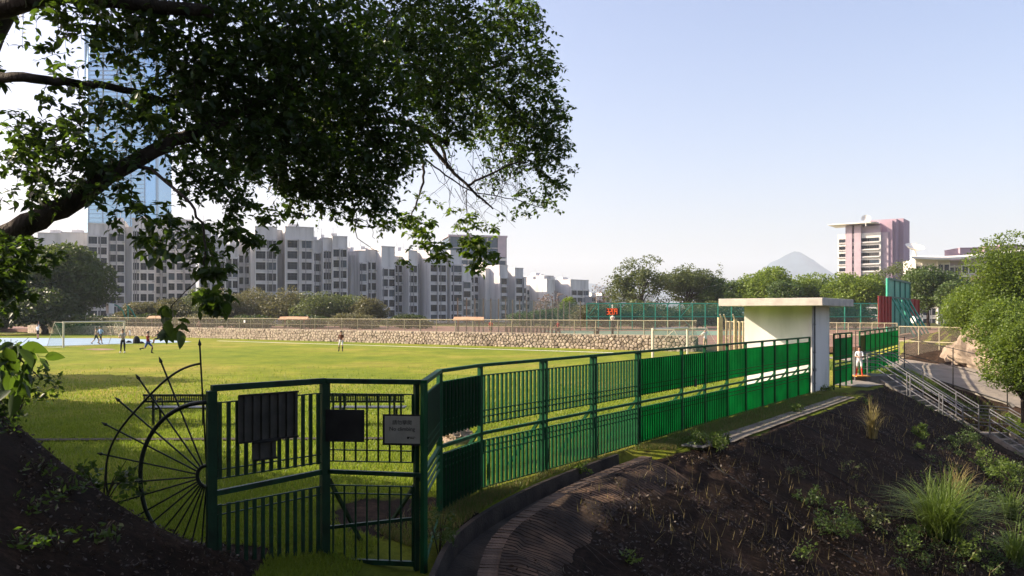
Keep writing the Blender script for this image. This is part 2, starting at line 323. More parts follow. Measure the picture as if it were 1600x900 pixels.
def grade(lo, hi, a, b, step):
    out = list(np.arange(a, b+1e-6, step)); v = b; st = step
    while v < hi: st *= 1.25; v = min(v+st, hi); out.append(v)
    v = a; st = step
    while v > lo: st *= 1.25; v = max(v-st, lo); out.insert(0, v)
    return np.array(out)
gx = grade(-4000, 4000, -9, 28, 0.16); gy = grade(-60, 6600, 4, 46, 0.16)
GX, GY = np.meshgrid(gx, gy); GZ = hgt(GX, GY)
ny, nx = GX.shape
ids = np.arange(nx*ny).reshape(ny, nx)
idx = np.stack([ids[:-1, :-1], ids[:-1, 1:], ids[1:, 1:], ids[1:, :-1]], -1).reshape(-1)
def ground_mat():
    m, t, b = node_mat('ground_cover'); N, L = t.nodes, t.links
    geo = N.new('ShaderNodeNewGeometry'); at = N.new('ShaderNodeAttribute'); at.attribute_name = 'soil'
    def nz(scale, det=6, rough=0.6):
        n = N.new('ShaderNodeTexNoise'); n.inputs['Scale'].default_value = scale; n.inputs['Detail'].default_value = det; n.inputs['Roughness'].default_value = rough
        L.new(geo.outputs['Position'], n.inputs['Vector']); return n
    def ramp(src, stops):
        r = N.new('ShaderNodeValToRGB')
        r.color_ramp.elements[0].position = stops[0][0]; r.color_ramp.elements[0].color = (*stops[0][1], 1)
        r.color_ramp.elements[1].position = stops[-1][0]; r.color_ramp.elements[1].color = (*stops[-1][1], 1)
        for p, c in stops[1:-1]:
            e = r.color_ramp.elements.new(p); e.color = (*c, 1)
        L.new(src, r.inputs['Fac']); return r.outputs[0]
    def mix(a, b2, fac, mode='MIX'):
        x = N.new('ShaderNodeMix'); x.data_type = 'RGBA'; x.blend_type = mode
        if isinstance(fac, float): x.inputs[0].default_value = fac
        else: L.new(fac, x.inputs[0])
        L.new(a, x.inputs[6]); L.new(b2, x.inputs[7]); return x.outputs[2]
    big = nz(0.09, 4); mid = nz(0.7, 8, 0.7); fine = nz(9, 6, 0.75)
    g1 = ramp(big.outputs['Fac'], [(0.3, (0.14, 0.20, 0.015)), (0.5, (0.215, 0.25, 0.022)), (0.66, (0.34, 0.29, 0.06))])
    g2 = ramp(mid.outputs['Fac'], [(0.3, (0.55, 0.62, 0.55)), (0.7, (1.15, 1.1, 1.1))])
    g3 = ramp(fine.outputs['Fac'], [(0.3, (0.55, 0.6, 0.5)), (0.7, (1.25, 1.2, 1.2))])
    grass = mix(mix(g1, g2, 1.0, 'MULTIPLY'), g3, 0.8, 'MULTIPLY')
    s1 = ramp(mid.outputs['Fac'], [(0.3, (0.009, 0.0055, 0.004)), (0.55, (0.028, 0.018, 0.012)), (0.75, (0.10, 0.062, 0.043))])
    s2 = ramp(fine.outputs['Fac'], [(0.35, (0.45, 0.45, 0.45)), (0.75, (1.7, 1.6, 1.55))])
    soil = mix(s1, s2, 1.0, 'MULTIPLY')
    f = N.new('ShaderNodeMath'); f.operation = 'ADD'
    L.new(at.outputs['Fac'], f.inputs[0])
    m2 = N.new('ShaderNodeMapRange'); m2.inputs[1].default_value = 0.35; m2.inputs[2].default_value = 0.65; m2.inputs[3].default_value = -0.35; m2.inputs[4].default_value = 0.35
    L.new(mid.outputs['Fac'], m2.inputs[0]); L.new(m2.outputs[0], f.inputs[1]); 
    sp = N.new('ShaderNodeMapRange'); sp.inputs[1].default_value = 0.4; sp.inputs[2].default_value = 0.6; L.new(f.outputs[0], sp.inputs[0])
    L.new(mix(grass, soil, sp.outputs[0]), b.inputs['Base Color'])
    b.inputs['Roughness'].default_value = 0.95; b.inputs['Specular IOR Level'].default_value = 0.1
    bp = N.new('ShaderNodeBump'); bp.inputs['Strength'].default_value = 0.9; bp.inputs['Distance'].default_value = 0.05
    hn = nz(22, 8, 0.8); L.new(hn.outputs['Fac'], bp.inputs['Height']); L.new(bp.outputs[0], b.inputs['Normal'])
    return m
ground = np_mesh('ground', np.stack([GX, GY, GZ], -1).reshape(-1, 3), 4, idx, ground_mat(), smooth=True)
S_ = crest(GX, GY)
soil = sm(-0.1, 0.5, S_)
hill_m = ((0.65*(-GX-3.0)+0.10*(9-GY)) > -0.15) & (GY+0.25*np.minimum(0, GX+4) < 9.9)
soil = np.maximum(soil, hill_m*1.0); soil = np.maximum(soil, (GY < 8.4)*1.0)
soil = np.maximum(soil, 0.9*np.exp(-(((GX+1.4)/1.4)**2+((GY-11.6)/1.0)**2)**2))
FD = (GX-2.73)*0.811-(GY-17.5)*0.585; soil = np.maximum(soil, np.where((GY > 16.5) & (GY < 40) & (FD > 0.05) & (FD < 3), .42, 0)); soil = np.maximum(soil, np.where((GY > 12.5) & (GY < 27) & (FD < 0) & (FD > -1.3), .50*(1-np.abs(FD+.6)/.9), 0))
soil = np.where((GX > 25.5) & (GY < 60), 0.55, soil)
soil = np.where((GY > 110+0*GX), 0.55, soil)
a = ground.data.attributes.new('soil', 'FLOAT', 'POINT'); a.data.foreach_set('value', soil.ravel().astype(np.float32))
tag(ground, kind='structure')

def drape(name, pts_l, pts_r, m, lift=0.02, nsub=1):
    """a strip sheet between two edge lines, laid on the ground"""
    mb = MB(); n = len(pts_l); cols = 6
    for i in range(n):
        for k in range(cols+1):
            x = pts_l[i][0]*(1-k/cols)+pts_r[i][0]*k/cols; y = pts_l[i][1]*(1-k/cols)+pts_r[i][1]*k/cols
            mb.v.append((x, y, H1(x, y)+lift))
    for i in range(n-1):
        for k in range(cols):
            a0 = i*(cols+1)+k; mb.f.append((a0, a0+1, a0+cols+2, a0+cols+1)); mb.mi.append(0)
    return tag(mb.build(name, m), kind='structure')
def poly_sheet(name, pts, z, m):
    mb = MB(); mb.add([(x, y, z) for x, y in pts], [tuple(range(len(pts)))]); return tag(mb.build(name, m), kind='structure')
def gp(px, py, z=0.0):
    D = (H-z)*F/(py-HY); return ((px-800)/F*D, D)
# markings on the pitch
poly_sheet('running_track', [gp(-60, 541.5), gp(35, 541.5), gp(110, 540), gp(200, 536.8), gp(283, 535.2), gp(300, 534), gp(285, 533), gp(215, 530), gp(180, 528.6), gp(-60, 528)], 0.012, M['blue_track'])
def line_pts(px0, py0, px1, py1, n, th):
    a = Vector(gp(px0, py0)); b = Vector(gp(px1, py1)); d = (b-a).normalized(); q = Vector((-d.y, d.x))*th/2
    return [tuple(a+q), tuple(a-q), tuple(b-q), tuple(b+q)]
poly_sheet('touch_line_kerb', line_pts(340, 532.7, 1000, 552.6, 2, 0.45), 0.014, M['line'])
poly_sheet('field_edge_strip', line_pts(-40, 689, 700, 686, 2, 0.26), 0.03, M['conc_dark'])
poly_sheet('goalmouth_dirt', [gp(130, 546), gp(150, 547.5), gp(172, 547.2), gp(182, 545.8), gp(165, 544.6), gp(145, 544.8)], 0.012, M['dirt'])
# service road
rl = []; rr = []
for y in np.arange(22, 52.1, 1.0):
    xc = float(np.interp(y, RY, RX)); rl.append((xc-2.1, y)); rr.append((xc+2.1, y))
drape('service_road', rl, rr, M['road'], 0.04)
# path slab strip along the fence
drape('footpath', [tuple(FL(t, 0.95).xy) for t in np.arange(0.9, 13.5, 0.5)], [tuple(FL(t, 1.5).xy) for t in np.arange(0.9, 13.5, 0.5)], M['path_conc'], 0.035)
drape('gate_apron', [tuple(FL(t, -0.3).xy) for t in np.arange(17.6, 21.5, .5)], [tuple(FL(t, 1.0+.12*(t-17.6)).xy) for t in np.arange(17.6, 21.5, .5)], M['conc'], 0.03)

# ------------------------------------------------------------------ drainage channel with brick kerb
ch = thing('drainage_channel', (0, 12, -0.2), 'curved open drainage channel with a brown brick kerb beside the green fence', 'drainage channel')
def resample(pts, step):
    out = [Vector(pts[0])]; 
    for i in range(len(pts)-1):
        a, b = Vector(pts[i]), Vector(pts[i+1]); n = max(1, int((b-a).length/step))
        for k in range(1, n+1): out.append(a.lerp(b, k/n))
    return out
def smooth_line(pts, it=3):
    for _ in range(it):
        q = [pts[0]]
        for i in range(len(pts)-1):
            q += [pts[i]*0.75+pts[i+1]*0.25, pts[i]*0.25+pts[i+1]*0.75]
        q.append(pts[-1]); pts = q
    return pts
cl = smooth_line([Vector((x, y)) for x, y in E[1:9]], 3)
cl = resample(cl, 0.12)
def sweep(profile, m, name, i0=0, i1=None):
    mb = MB(); L = cl[i0:i1]; n = len(profile)
    for i, p in enumerate(L):
        d = (L[min(i+1, len(L)-1)]-L[max(i-1, 0)]).normalized(); q = Vector((d.y, -d.x)); z0 = -0.10-0.12*math.exp(-((p.y-9.6)/1.8)**2)
        for s, z in profile: mb.v.append((p.x+q.x*s, p.y+q.y*s, z0+z))
    for i in range(len(L)-1):
        for k in range(n-1): mb.f.append((i*n+k, i*n+k+1, (i+1)*n+k+1, (i+1)*n+k)); mb.mi.append(0)
    return mb.build(name, m, ch)
sweep([(-0.56, -0.5), (-0.55, 0.01), (-0.48, 0.01), (-0.46, -0.24), (-0.02, -0.24), (0.0, -0.04), (0.0, -0.06), (0.24, -0.07), (0.26, -0.4)], M['conc_dark'], 'trough')
bk = MB(); bk.box((0, 0, 0), (0.235, 0.098, 0.075)); bkm = [bk.mesh('brick', M['brick'])]
for v in range(3):
    b2 = MB(); b2.box((0, 0, 0), (0.235+random.uniform(-.015, .01), 0.098+random.uniform(-.006, .004), 0.075))
    b2.v = [(x+random.uniform(-.004, .004), y+random.uniform(-.003, .003), z+random.uniform(-.005, .005)) for x, y, z in b2.v]; bkm.append(b2.mesh('brick', M['brick']))
bl = resample(cl, 0.107); acc = 0; nb = 0; last = bl[0]
tot = [0]
for i in range(1, len(bl)): tot.append(tot[-1]+(bl[i]-bl[i-1]).length)
ti = 0
while ti < tot[-1] and nb < 95:
    k = max(j for j in range(len(tot)) if tot[j] <= ti); k = min(k, len(bl)-2); p = bl[k].lerp(bl[k+1], (ti-tot[k])/max(1e-6, tot[k+1]-tot[k]))
    d = (bl[k+1]-bl[max(k-1, 0)]).normalized(); q = Vector((d.y, -d.x)); z0 = -0.10-0.12*math.exp(-((p.y-9.6)/1.8)**2)
    ti += 0.107
    if p.y < 7.6: continue
    o = inst('brick', bkm[nb % 4], ch, (p.x+q.x*0.12, p.y+q.y*0.12, z0-0.025+random.uniform(-.006, .006)), math.atan2(q.y, q.x)+random.uniform(-.02, .02)); nb += 1
# ribbed brown apron outside the kerb
mb = MB(); ncol_ = 14; cum = [0]
for i in range(1, len(cl)): cum.append(cum[-1]+(cl[i]-cl[i-1]).length)
st_s = []; q = 0.0
while q < cum[-1]-.2: st_s += [(q, 0), (q+.075, 0), (q+.085, 1), (q+.108, 1)]; q += .118
ncs = np.array(cum); cxs = np.interp([v[0] for v in st_s], ncs, [v.x for v in cl]); cys = np.interp([v[0] for v in st_s], ncs, [v.y for v in cl])
for i in range(len(st_s)):
    j0, j1 = max(i-3, 0), min(i+3, len(st_s)-1); d = Vector((cxs[j1]-cxs[j0], cys[j1]-cys[j0])).normalized(); q = Vector((d.y, -d.x))
    for k in range(ncol_+1):
        s = .25+(1.0+.25*mnoise.noise(Vector((i*.04, 2, 0))))*k/ncol_; x, y = cxs[i]+q.x*s, cys[i]+q.y*s
        mb.v.append((x, y, H1(x, y)+.045-.085*(k/ncol_)**3-(.008 if st_s[i][1] else 0)+.010*mnoise.noise(Vector((x*5, y*5, 0)))))
for i in range(len(st_s)-1):
    mb.k = 1 if st_s[i][1] else 0
    for k in range(ncol_): a = i*(ncol_+1)+k; mb.f.append((a, a+1, a+ncol_+2, a+ncol_+1)); mb.mi.append(mb.k)
mb.k = 1
M['apron'] = mat('ribbed_apron', (0.17, 0.098, 0.058), (0.015, 0.010, 0.007), 1.5, 0.95, 0.5, 18, c3=(0.055, 0.034, 0.022))
M['joint'] = mat('apron_joint', (0.06, 0.038, 0.024), (0.015, 0.011, 0.008), 6, 1.0)
tag(mb.build('ribbed_apron', [M['apron'], M['joint']]), kind='structure')
gt = thing('drain_grate', FL(0.75, 1.3, -0.02), 'ribbed drain grate at the end of the channel by the path', 'drain grate')
mb = MB()
for k in range(12): mb.box(FL(0.35+k*0.075, 1.15, H1(3.6, 17.6)+0.06), (0.5, 0.035, 0.03), math.atan2(NRM.y, NRM.x))
mb.build('bars', M['steel'], gt)

# ------------------------------------------------------------------ the long green fence
ZT, ZM = 1.96, 0.85
gf = thing('green_fence', FL(0, 0, 0), 'long green railing fence with panels running from the corner to the white block', 'fence')
# stations along the fence line t (photo post columns)
ts = [-5.55, -3.75, -1.95, 0.0, 2.37, 3.81, 5.38, 6.83, 8.28, 9.44, 10.75, 11.96, 13.34]
A0 = Vector((-1.08, 9.8, 0)); A1 = Vector((-1.06, 11.7, 0))
pts = [A0, A1]+[FL(t) for t in ts]
def gz(p): return max(H1(p.x, p.y), -0.45)
post_up = MB(); post_up.box((0, 0, 0.5), (0.06, 0.06, 1.0)); post_m = post_up.mesh('post', M['green'])
bar_mb = MB(); bar_mb.box((0, 0, 0.5), (0.010, 0.050, 1.0)); bar_m = bar_mb.mesh('bar', M['green']); bright_bar = bar_mb.mesh('bar', M['bar_green'])
rz_f = math.atan2(U.y, U.x)
def post(p, parent, z0, z1, w=1.0):
    return inst('post', post_m, parent, (p.x, p.y, z0), rz_f, (w, w, z1-z0))
def rails(a, b, parent, zs, w=0.03, h=0.03, name='rail', m='green', dz=(0, 0)):
    for z in zs:
        mb = MB(); mb.bar((a.x, a.y, z+dz[0]), (b.x, b.y, z+dz[1]), w, h); mb.build(name, M[m], parent)
def bars(a, b, parent, z0, z1, sp, me, wx=1.0, wy=1.0):
    d = (b-a); n = max(1, int(d.length/sp)); r = math.atan2(d.y, d.x)
    for k in range(n):
        p = a+d*((k+0.5)/n)
        inst('bar', me, parent, (p.x, p.y, z0(k/n) if callable(z0) else z0), r, (wx, wy, z1-(z0(k/n) if callable(z0) else z0)))
def corrugated(a, b, z0a, z0b, z1, sp, m, parent, off=0.0, depth=0.022, name='panel'):
    d = b-a; n = max(2, int(d.length/sp)); q = Vector((d.y, -d.x, 0)).normalized(); mb = MB()
    prof = [(0.0, 0), (0.55, 0), (0.62, depth), (0.93, depth)]
    vs = []
    for k in range(n):
        for f, o in prof: vs.append((a+d*((k+f)/n)+q*(o+off), (k+f)/n))
    vs.append((b+q*off, 1.0))
    for p, f in vs: mb.v.append((p.x, p.y, z0a+(z0b-z0a)*f)); mb.v.append((p.x, p.y, z1))
    for k in range(len(vs)-1): mb.f.append((2*k, 2*k+2, 2*k+3, 2*k+1)); mb.mi.append(0)
    o = mb.build(name, m, parent)
    s = o.modifiers.new('solid', 'SOLIDIFY'); s.thickness = 0.004
    return o
for i, p in enumerate(pts):
    z0 = gz(p)-0.15
    if i == 0: z0 = -0.7
    post(p, gf, z0, ZT-0.02, 1.1)
    if 3 <= i <= 5:      # doubled posts where two bays meet
        post(p+U*0.13, gf, z0, ZT-0.02, 1.0)
    if i >= 2:           # brace on the field side
        mb = MB(); mb.bar(p+Vector((0, 0, ZM+0.08)), p-NRM*0.75+Vector((0, 0, -0.02)), 0.05, 0.05); mb.build('brace', M['green'], gf)
for i in range(len(pts)-1):
    a, b = pts[i], pts[i+1]; d = (b-a).normalized(); a2, b2 = a+d*0.04, b-d*0.04
    mb = MB(); mb.bar((a.x, a.y, ZT), (b.x, b.y, ZT), 0.075, 0.05); mb.build('top_rail', M['green'], gf)
    mb = MB(); mb.bar((a2.x, a2.y, ZM), (b2.x, b2.y, ZM), 0.05, 0.05); mb.build('middle_rail', M['green'], gf)
    ga, gb = gz(a)+0.04, gz(b)+0.04
    rails(a2, b2, gf, (1.01, 1.12, 1.22), 0.03, 0.016); rails(a2, b2, gf, (0.73, 0.63, 0.53), 0.03, 0.016)
    rails(a2, b2, gf, (1.795,), 0.03, 0.016)
    rails(a2, b2, gf, (0,), 0.03, 0.02, dz=(ga, gb))
    solid = (i <= 1) or i >= 5
    zlow = (lambda f, ga=ga, gb=gb: ga+(gb-ga)*f)
    if i == 0:
        pass
    if 2 <= i <= 4:
        bars(a2, b2, gf, 0.99, 1.80, 0.118, bar_m, 3.2, 0.75); bars(a2, b2, gf, zlow, 0.74, 0.118, bright_bar, 5.2, 0.75)
    elif i in (5, 6, 7):
        bars(a2+NRM*0.03, b2+NRM*0.03, gf, 0.99, 1.80, 0.118, bar_m, 1.0, 0.5); bars(a2+NRM*0.03, b2+NRM*0.03, gf, zlow, 0.74, 0.118, bar_m, 1.0, 0.5)
    elif i == 1:
        bars(a2+NRM*0.03, b2+NRM*0.03, gf, 0.99, 1.80, 0.118, bar_m, 1.0, 0.6)
        bars(a2+NRM*0.03, b2+NRM*0.03, gf, zlow, 0.74, 0.118, bar_m, 1.0, 0.6)
    if solid:
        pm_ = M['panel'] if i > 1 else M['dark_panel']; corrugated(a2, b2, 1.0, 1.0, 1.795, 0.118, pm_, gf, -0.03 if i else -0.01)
        if i != 0: corrugated(a2, b2, ga, gb, 0.74, 0.118, pm_, gf, -0.03)
mb = MB(); mb.box(FL(3.15, 0.03, 1.07), (0.16, 0.02, 0.2), rz_f); mb.build('lock_plate', M['board'], gf)

# fence runs past the white block
def far_run(a, b, n, label, first_olive=False):
    t = thing('green_fence', (a.x, a.y, 0), label, 'fence')
    d = b-a; post_up = None
    for k in range(n+1):
        p = a+d*k/n; inst('post', post_m, t, (p.x, p.y, -0.1), math.atan2(d.y, d.x), (1, 1, 2.1))
    for z, w_, nm in ((2.02, .06, 'top_rail'), (0.88, .05, 'middle_rail'), (1.03, .025, 'rail'), (1.14, .025, 'rail'), (1.84, .025, 'rail'), (0.76, .025, 'rail'), (0.64, .025, 'rail')):
        mb = MB(); mb.bar((a.x, a.y, z), (b.x, b.y, z), w_, w_); mb.build(nm, M['green'], t)
    for k in range(n):
        p, q = a+d*(k/n)+d.normalized()*0.04, a+d*((k+1)/n)-d.normalized()*0.04
        corrugated(p, q, 1.03, 1.03, 1.84, 0.13, M['olive_panel'] if (first_olive and k == 0) else M['panel'], t, -0.03)
        corrugated(p, q, 0.1, 0.1, 0.76, 0.13, M['panel'], t, -0.03)
    return t
far_run(Vector((12.17, 30.25, 0)), Vector((13.8, 32.5, 0)), 3, 'short green fence piece between the white block and the open gateway')
far_run(Vector((14.97, 34.45, 0)), Vector((22.2, 46.0, 0)), 9, 'farther green fence beyond the gateway with one faded olive panel', True)

# ------------------------------------------------------------------ gate bays and the spiked fan
GL, GM, GR = Vector((-3.38, 9.0, 0)), Vector((-2.34, 10.0, 0)), Vector((-1.18, 9.88, 0))
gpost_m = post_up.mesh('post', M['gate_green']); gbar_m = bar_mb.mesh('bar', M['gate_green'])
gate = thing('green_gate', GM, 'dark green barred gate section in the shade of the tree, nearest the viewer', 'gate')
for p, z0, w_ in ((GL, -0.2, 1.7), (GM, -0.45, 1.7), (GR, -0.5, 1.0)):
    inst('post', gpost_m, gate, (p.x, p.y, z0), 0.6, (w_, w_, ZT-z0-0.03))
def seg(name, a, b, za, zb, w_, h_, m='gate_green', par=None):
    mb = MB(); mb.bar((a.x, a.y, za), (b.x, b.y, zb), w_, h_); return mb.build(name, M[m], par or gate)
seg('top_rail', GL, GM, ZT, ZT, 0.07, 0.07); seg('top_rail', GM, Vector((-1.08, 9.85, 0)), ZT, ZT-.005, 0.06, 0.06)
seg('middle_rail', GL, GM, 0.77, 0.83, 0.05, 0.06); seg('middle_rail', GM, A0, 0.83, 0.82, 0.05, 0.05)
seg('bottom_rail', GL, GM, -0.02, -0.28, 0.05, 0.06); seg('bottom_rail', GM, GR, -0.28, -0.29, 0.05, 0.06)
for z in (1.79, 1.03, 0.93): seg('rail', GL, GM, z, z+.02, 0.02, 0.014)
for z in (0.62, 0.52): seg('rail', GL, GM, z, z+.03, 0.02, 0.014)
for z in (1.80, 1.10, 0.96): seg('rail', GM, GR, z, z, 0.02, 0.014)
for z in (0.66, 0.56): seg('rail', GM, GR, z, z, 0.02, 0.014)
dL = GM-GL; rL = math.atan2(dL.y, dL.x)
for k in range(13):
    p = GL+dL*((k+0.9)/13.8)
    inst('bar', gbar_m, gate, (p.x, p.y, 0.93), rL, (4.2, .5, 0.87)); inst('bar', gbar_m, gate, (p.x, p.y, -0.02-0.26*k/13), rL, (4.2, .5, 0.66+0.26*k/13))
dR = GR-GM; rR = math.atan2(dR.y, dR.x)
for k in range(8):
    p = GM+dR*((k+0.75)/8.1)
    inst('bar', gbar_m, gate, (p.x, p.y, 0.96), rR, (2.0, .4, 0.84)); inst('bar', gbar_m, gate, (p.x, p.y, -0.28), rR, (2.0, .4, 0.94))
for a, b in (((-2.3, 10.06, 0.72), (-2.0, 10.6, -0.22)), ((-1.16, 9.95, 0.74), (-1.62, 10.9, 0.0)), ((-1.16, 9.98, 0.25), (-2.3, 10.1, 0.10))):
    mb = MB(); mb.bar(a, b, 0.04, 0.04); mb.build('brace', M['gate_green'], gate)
# tall side board between the gate corner and the first fence bay is part of green_fence
# fan
fan = thing('spiked_fan', (-3.42, 9.02, 0.96), 'dark iron half wheel fan of arrow tipped spikes fixed to the gate post', 'spike guard')
FC = Vector((-3.43, 9.0, 0.97)); fu = Vector((-math.cos(R(10)), math.sin(R(10)), 0)); fv = Vector((0, 0, 1))
def FP(r, a): return FC+fu*(r*math.cos(a))+fv*(r*math.sin(a))
arc = lambda r0, r1, a0, a1, n=40: [FP(r0+(r1-r0)*k/n, a0+(a1-a0)*k/n) for k in range(n+1)]
mb = MB(); mb.tube([FP(0.83+0.05*math.sin(2*a)**2*(a < 0), a) for a in np.linspace(R(91), R(-84), 44)], 0.025, 8); mb.build('inner_hoop', M['iron'], fan, True)
mb = MB(); mb.tube([FP(1.27-0.13*math.sin(max(0, a)*2)**2, a) for a in np.linspace(R(86), R(-26), 40)], 0.013, 6); mb.build('outer_hoop', M['iron'], fan, True)
mb = MB(); mb.tube(arc(0.12, 0.12, R(95), R(-95)), 0.022, 8); mb.build('hub', M['iron'], fan, True)
spikes = [(86.5, 1.52), (66, 1.44), (52, 1.42), (37, 1.42), (23.5, 1.42), (9, 1.38), (-6, 1.40), (-17, 1.45), (-29, 1.20), (-39, 1.02), (-49, 0.95), (-58, 0.92), (-67, 0.9), (-76, 0.9), (-85, 0.88)]
for deg, r in spikes:
    a = R(deg); s_ = MB(); s_.tube([FP(0.13, a), FP(r-0.05, a)], 0.0105, 6)
    s_.tube([FP(r-0.05, a), FP(r-0.035, a), FP(r+0.03, a)], [0.011, 0.022, 0.001], 6); s_.build('spike', M['iron'], fan)

# boards and the sign
def board(name, a, b, z0, z1, m, label, cat, corr=False, thick=0.012, off=0.05, side=-1):
    t = thing(name, ((a.x+b.x)/2, (a.y+b.y)/2, z0), label, cat)
    d = (b-a); q = Vector((d.y, -d.x, 0)).normalized()*off
    if corr: 
        corrugated(a+q, b+q, z0, z0, z1, 0.105, M[m], t, 0, 0.03, 'sheet')
        for z in (z0, z1):
            mb = MB(); mb.bar((a+q*1.5).to_tuple()[:2]+(z,), (b+q*1.5).to_tuple()[:2]+(z,), 0.035, 0.02); mb.build('edge_strip', M['board'], t)
    else:
        mb = MB(); mb.bar((a+q).to_tuple()[:2]+((z0+z1)/2,), (b+q).to_tuple()[:2]+((z0+z1)/2,), thick, z1-z0); mb.build('plate', M[m], t)
    return t
def onL(px):
    k = (px-800)/F; s = (k*GL.y-GL.x)/(dL.x-k*dL.y); return GL+dL*s
def onR(px):
    k = (px-800)/F; s = (k*GM.y-GM.x)/(dR.x-k*dR.y); return GM+dR*s
board('grey_board', onL(369), onL(461), 1.32, 1.86, 'grey_sheet', 'large grey corrugated board hung on the left gate bay', 'board', True)
board('grey_board', onL(390), onL(427), 1.10, 1.305, 'grey_sheet', 'small grey corrugated board below the large one on the gate', 'board', True, off=0.06)
board('black_board', onR(511), onR(571), 1.21, 1.61, 'board', 'square black board beside the middle gate post', 'board')
a, b = onR(600), onR(661)
sg = thing('notice_sign', ((a.x+b.x)/2, a.y-0.06, 1.18), 'pale no climbing sign with black border and Chinese lettering on the gate', 'sign')
d = (b-a).normalized(); q = Vector((d.y, -d.x, 0)); rs = math.atan2(d.y, d.x); c = (a+b)/2+q*0.06
mb = MB(); mb.box((c.x, c.y, 1.37), ((b-a).length, 0.012, 0.38), rs); mb.build('backing', M['board'], sg)
mb = MB(); mb.box((c.x+q.x*0.009+d.x*.006, c.y+q.y*0.009+d.y*.006, 1.373), ((b-a).length-0.045, 0.006, 0.335), rs); mb.build('sign_face', M['sign_face'], sg)
def text(s, size, pos, rz, m, parent, name='lettering', ext=0.0006):
    cu = bpy.data.curves.new(name, 'FONT'); cu.body = s; cu.size = size; cu.align_x = 'CENTER'; cu.extrude = ext
    tmp = bpy.data.objects.new('tmp', cu); COL.objects.link(tmp)
    dg = bpy.context.evaluated_depsgraph_get(); me = bpy.data.meshes.new_from_object(tmp.evaluated_get(dg)); bpy.data.objects.remove(tmp)
    me.materials.clear(); me.materials.append(m)
    o = bpy.data.objects.new(name, me); COL.objects.link(o); o.parent = parent; o.location = Vector(pos)-wloc(parent); o.rotation_euler = (R(90), 0, rz)
    return o
tp = lambda u_, z: (c.x+q.x*0.0135+d.x*u_, c.y+q.y*0.0135+d.y*u_, z)
text('請勿攀爬', 0.062, tp(0, 1.44), rs, M['ink'], sg)
text('No climbing', 0.066, tp(0, 1.362), rs, M['ink'], sg)
mb = MB(); mb.tube([Vector(tp(0.075, 1.275)), Vector(tp(0.075, 1.275))+q*0.002], 0.014, 14); mb.build('emblem', M['ink'], sg)
text('康樂及文化\n事務署', 0.016, tp(0.125, 1.278), rs, M['ink'], sg)

# ------------------------------------------------------------------ benches
def bench(cx, D, wd, label):
    t = thing('park_bench', (cx, D, 0), label, 'bench', 'metal benches facing the pitch')
    x0, x1 = cx-wd/2, cx+wd/2
    for zc, h_ in ((0.76, 0.05), (0.60, 0.05)):
        mb = MB(); mb.box((cx, D, zc), (wd, 0.04, h_)); mb.build('back_rail', M['iron'], t)
    mb = MB()                                   # perforated back sheet
    for k in range(31): mb.box((x0+wd*(k+0.5)/31, D+0.012, 0.68), (0.022, 0.008, 0.14))
    for z in (0.645, 0.68, 0.715): mb.box((cx, D+0.004, z), (wd, 0.008, 0.018))
    o = mb.build('backrest', M['iron'], t)
    for k in range(6):
        mb = MB(); mb.box((cx, D+0.10+k*0.075, 0.43), (wd, 0.055, 0.025)); mb.build('slat', M['steel'] if k % 2 else M['iron'], t)
    for x in (x0+0.25, x1-0.25):
        mb = MB(); mb.box((x, D+0.02, 0.38), (0.05, 0.05, 0.76)); mb.box((x, D+0.27, 0.40), (0.05, 0.5, 0.04)); mb.box((x, D+0.42, 0.2), (0.05, 0.05, 0.4)); mb.build('leg', M['iron'], t)
    for x in (x0+0.3, (x0+x1)/2, x1-0.3):
        mb = MB(); mb.tube([(x, D+.02, 0.60), (x, D+.2, 0.63), (x, D+.4, 0.61), (x, D+.45, 0.45)], 0.018, 6); mb.build('armrest', M['iron'], t)
bench(-8.35, 20.0, 1.75, 'left dark metal bench seen behind the spiked fan')
bench(-3.62, 20.0, 1.85, 'right dark metal bench seen over the black board on the gate')

# ------------------------------------------------------------------ white block
blk = thing('white_block', (10.65, 28.4, 0.1), 'small cream flat roofed store block at the end of the green fence', 'building')
C0 = Vector((10.65, 28.4)); u2 = Vector((0.585, 0.811)); h2 = Vector((-0.811, 0.585))
def bp(a_, b_): v = C0+u2*a_+h2*b_; return (v.x, v.y)
mb = MB(); mb.prism([bp(0, 0), bp(2.35, 0), bp(2.35, 2.45), bp(0, 2.45)], -0.3, 3.07); mb.build('wall', M['white'], blk)
mb = MB(); mb.prism([bp(-1.15, -0.66), bp(3.25, -0.66), bp(3.25, 3.0), bp(-1.15, 3.0)], 3.072, 3.34); mb.build('roof', M['roof_conc'], blk, bevel=0.015)
mb = MB(); x, y = bp(0.12, -0.06); mb.tube([(x, y, -0.1), (x, y, 3.07)], 0.035, 8); mb.tube([(x, y, .75), (x, y, .85)], 0.06, 8)
for z in (0.3, 1.4, 2.4): mb.tube([(x, y, z), (x, y, z+.04)], 0.05, 8)
mb.build('drain_pipe', M['steel'], blk)

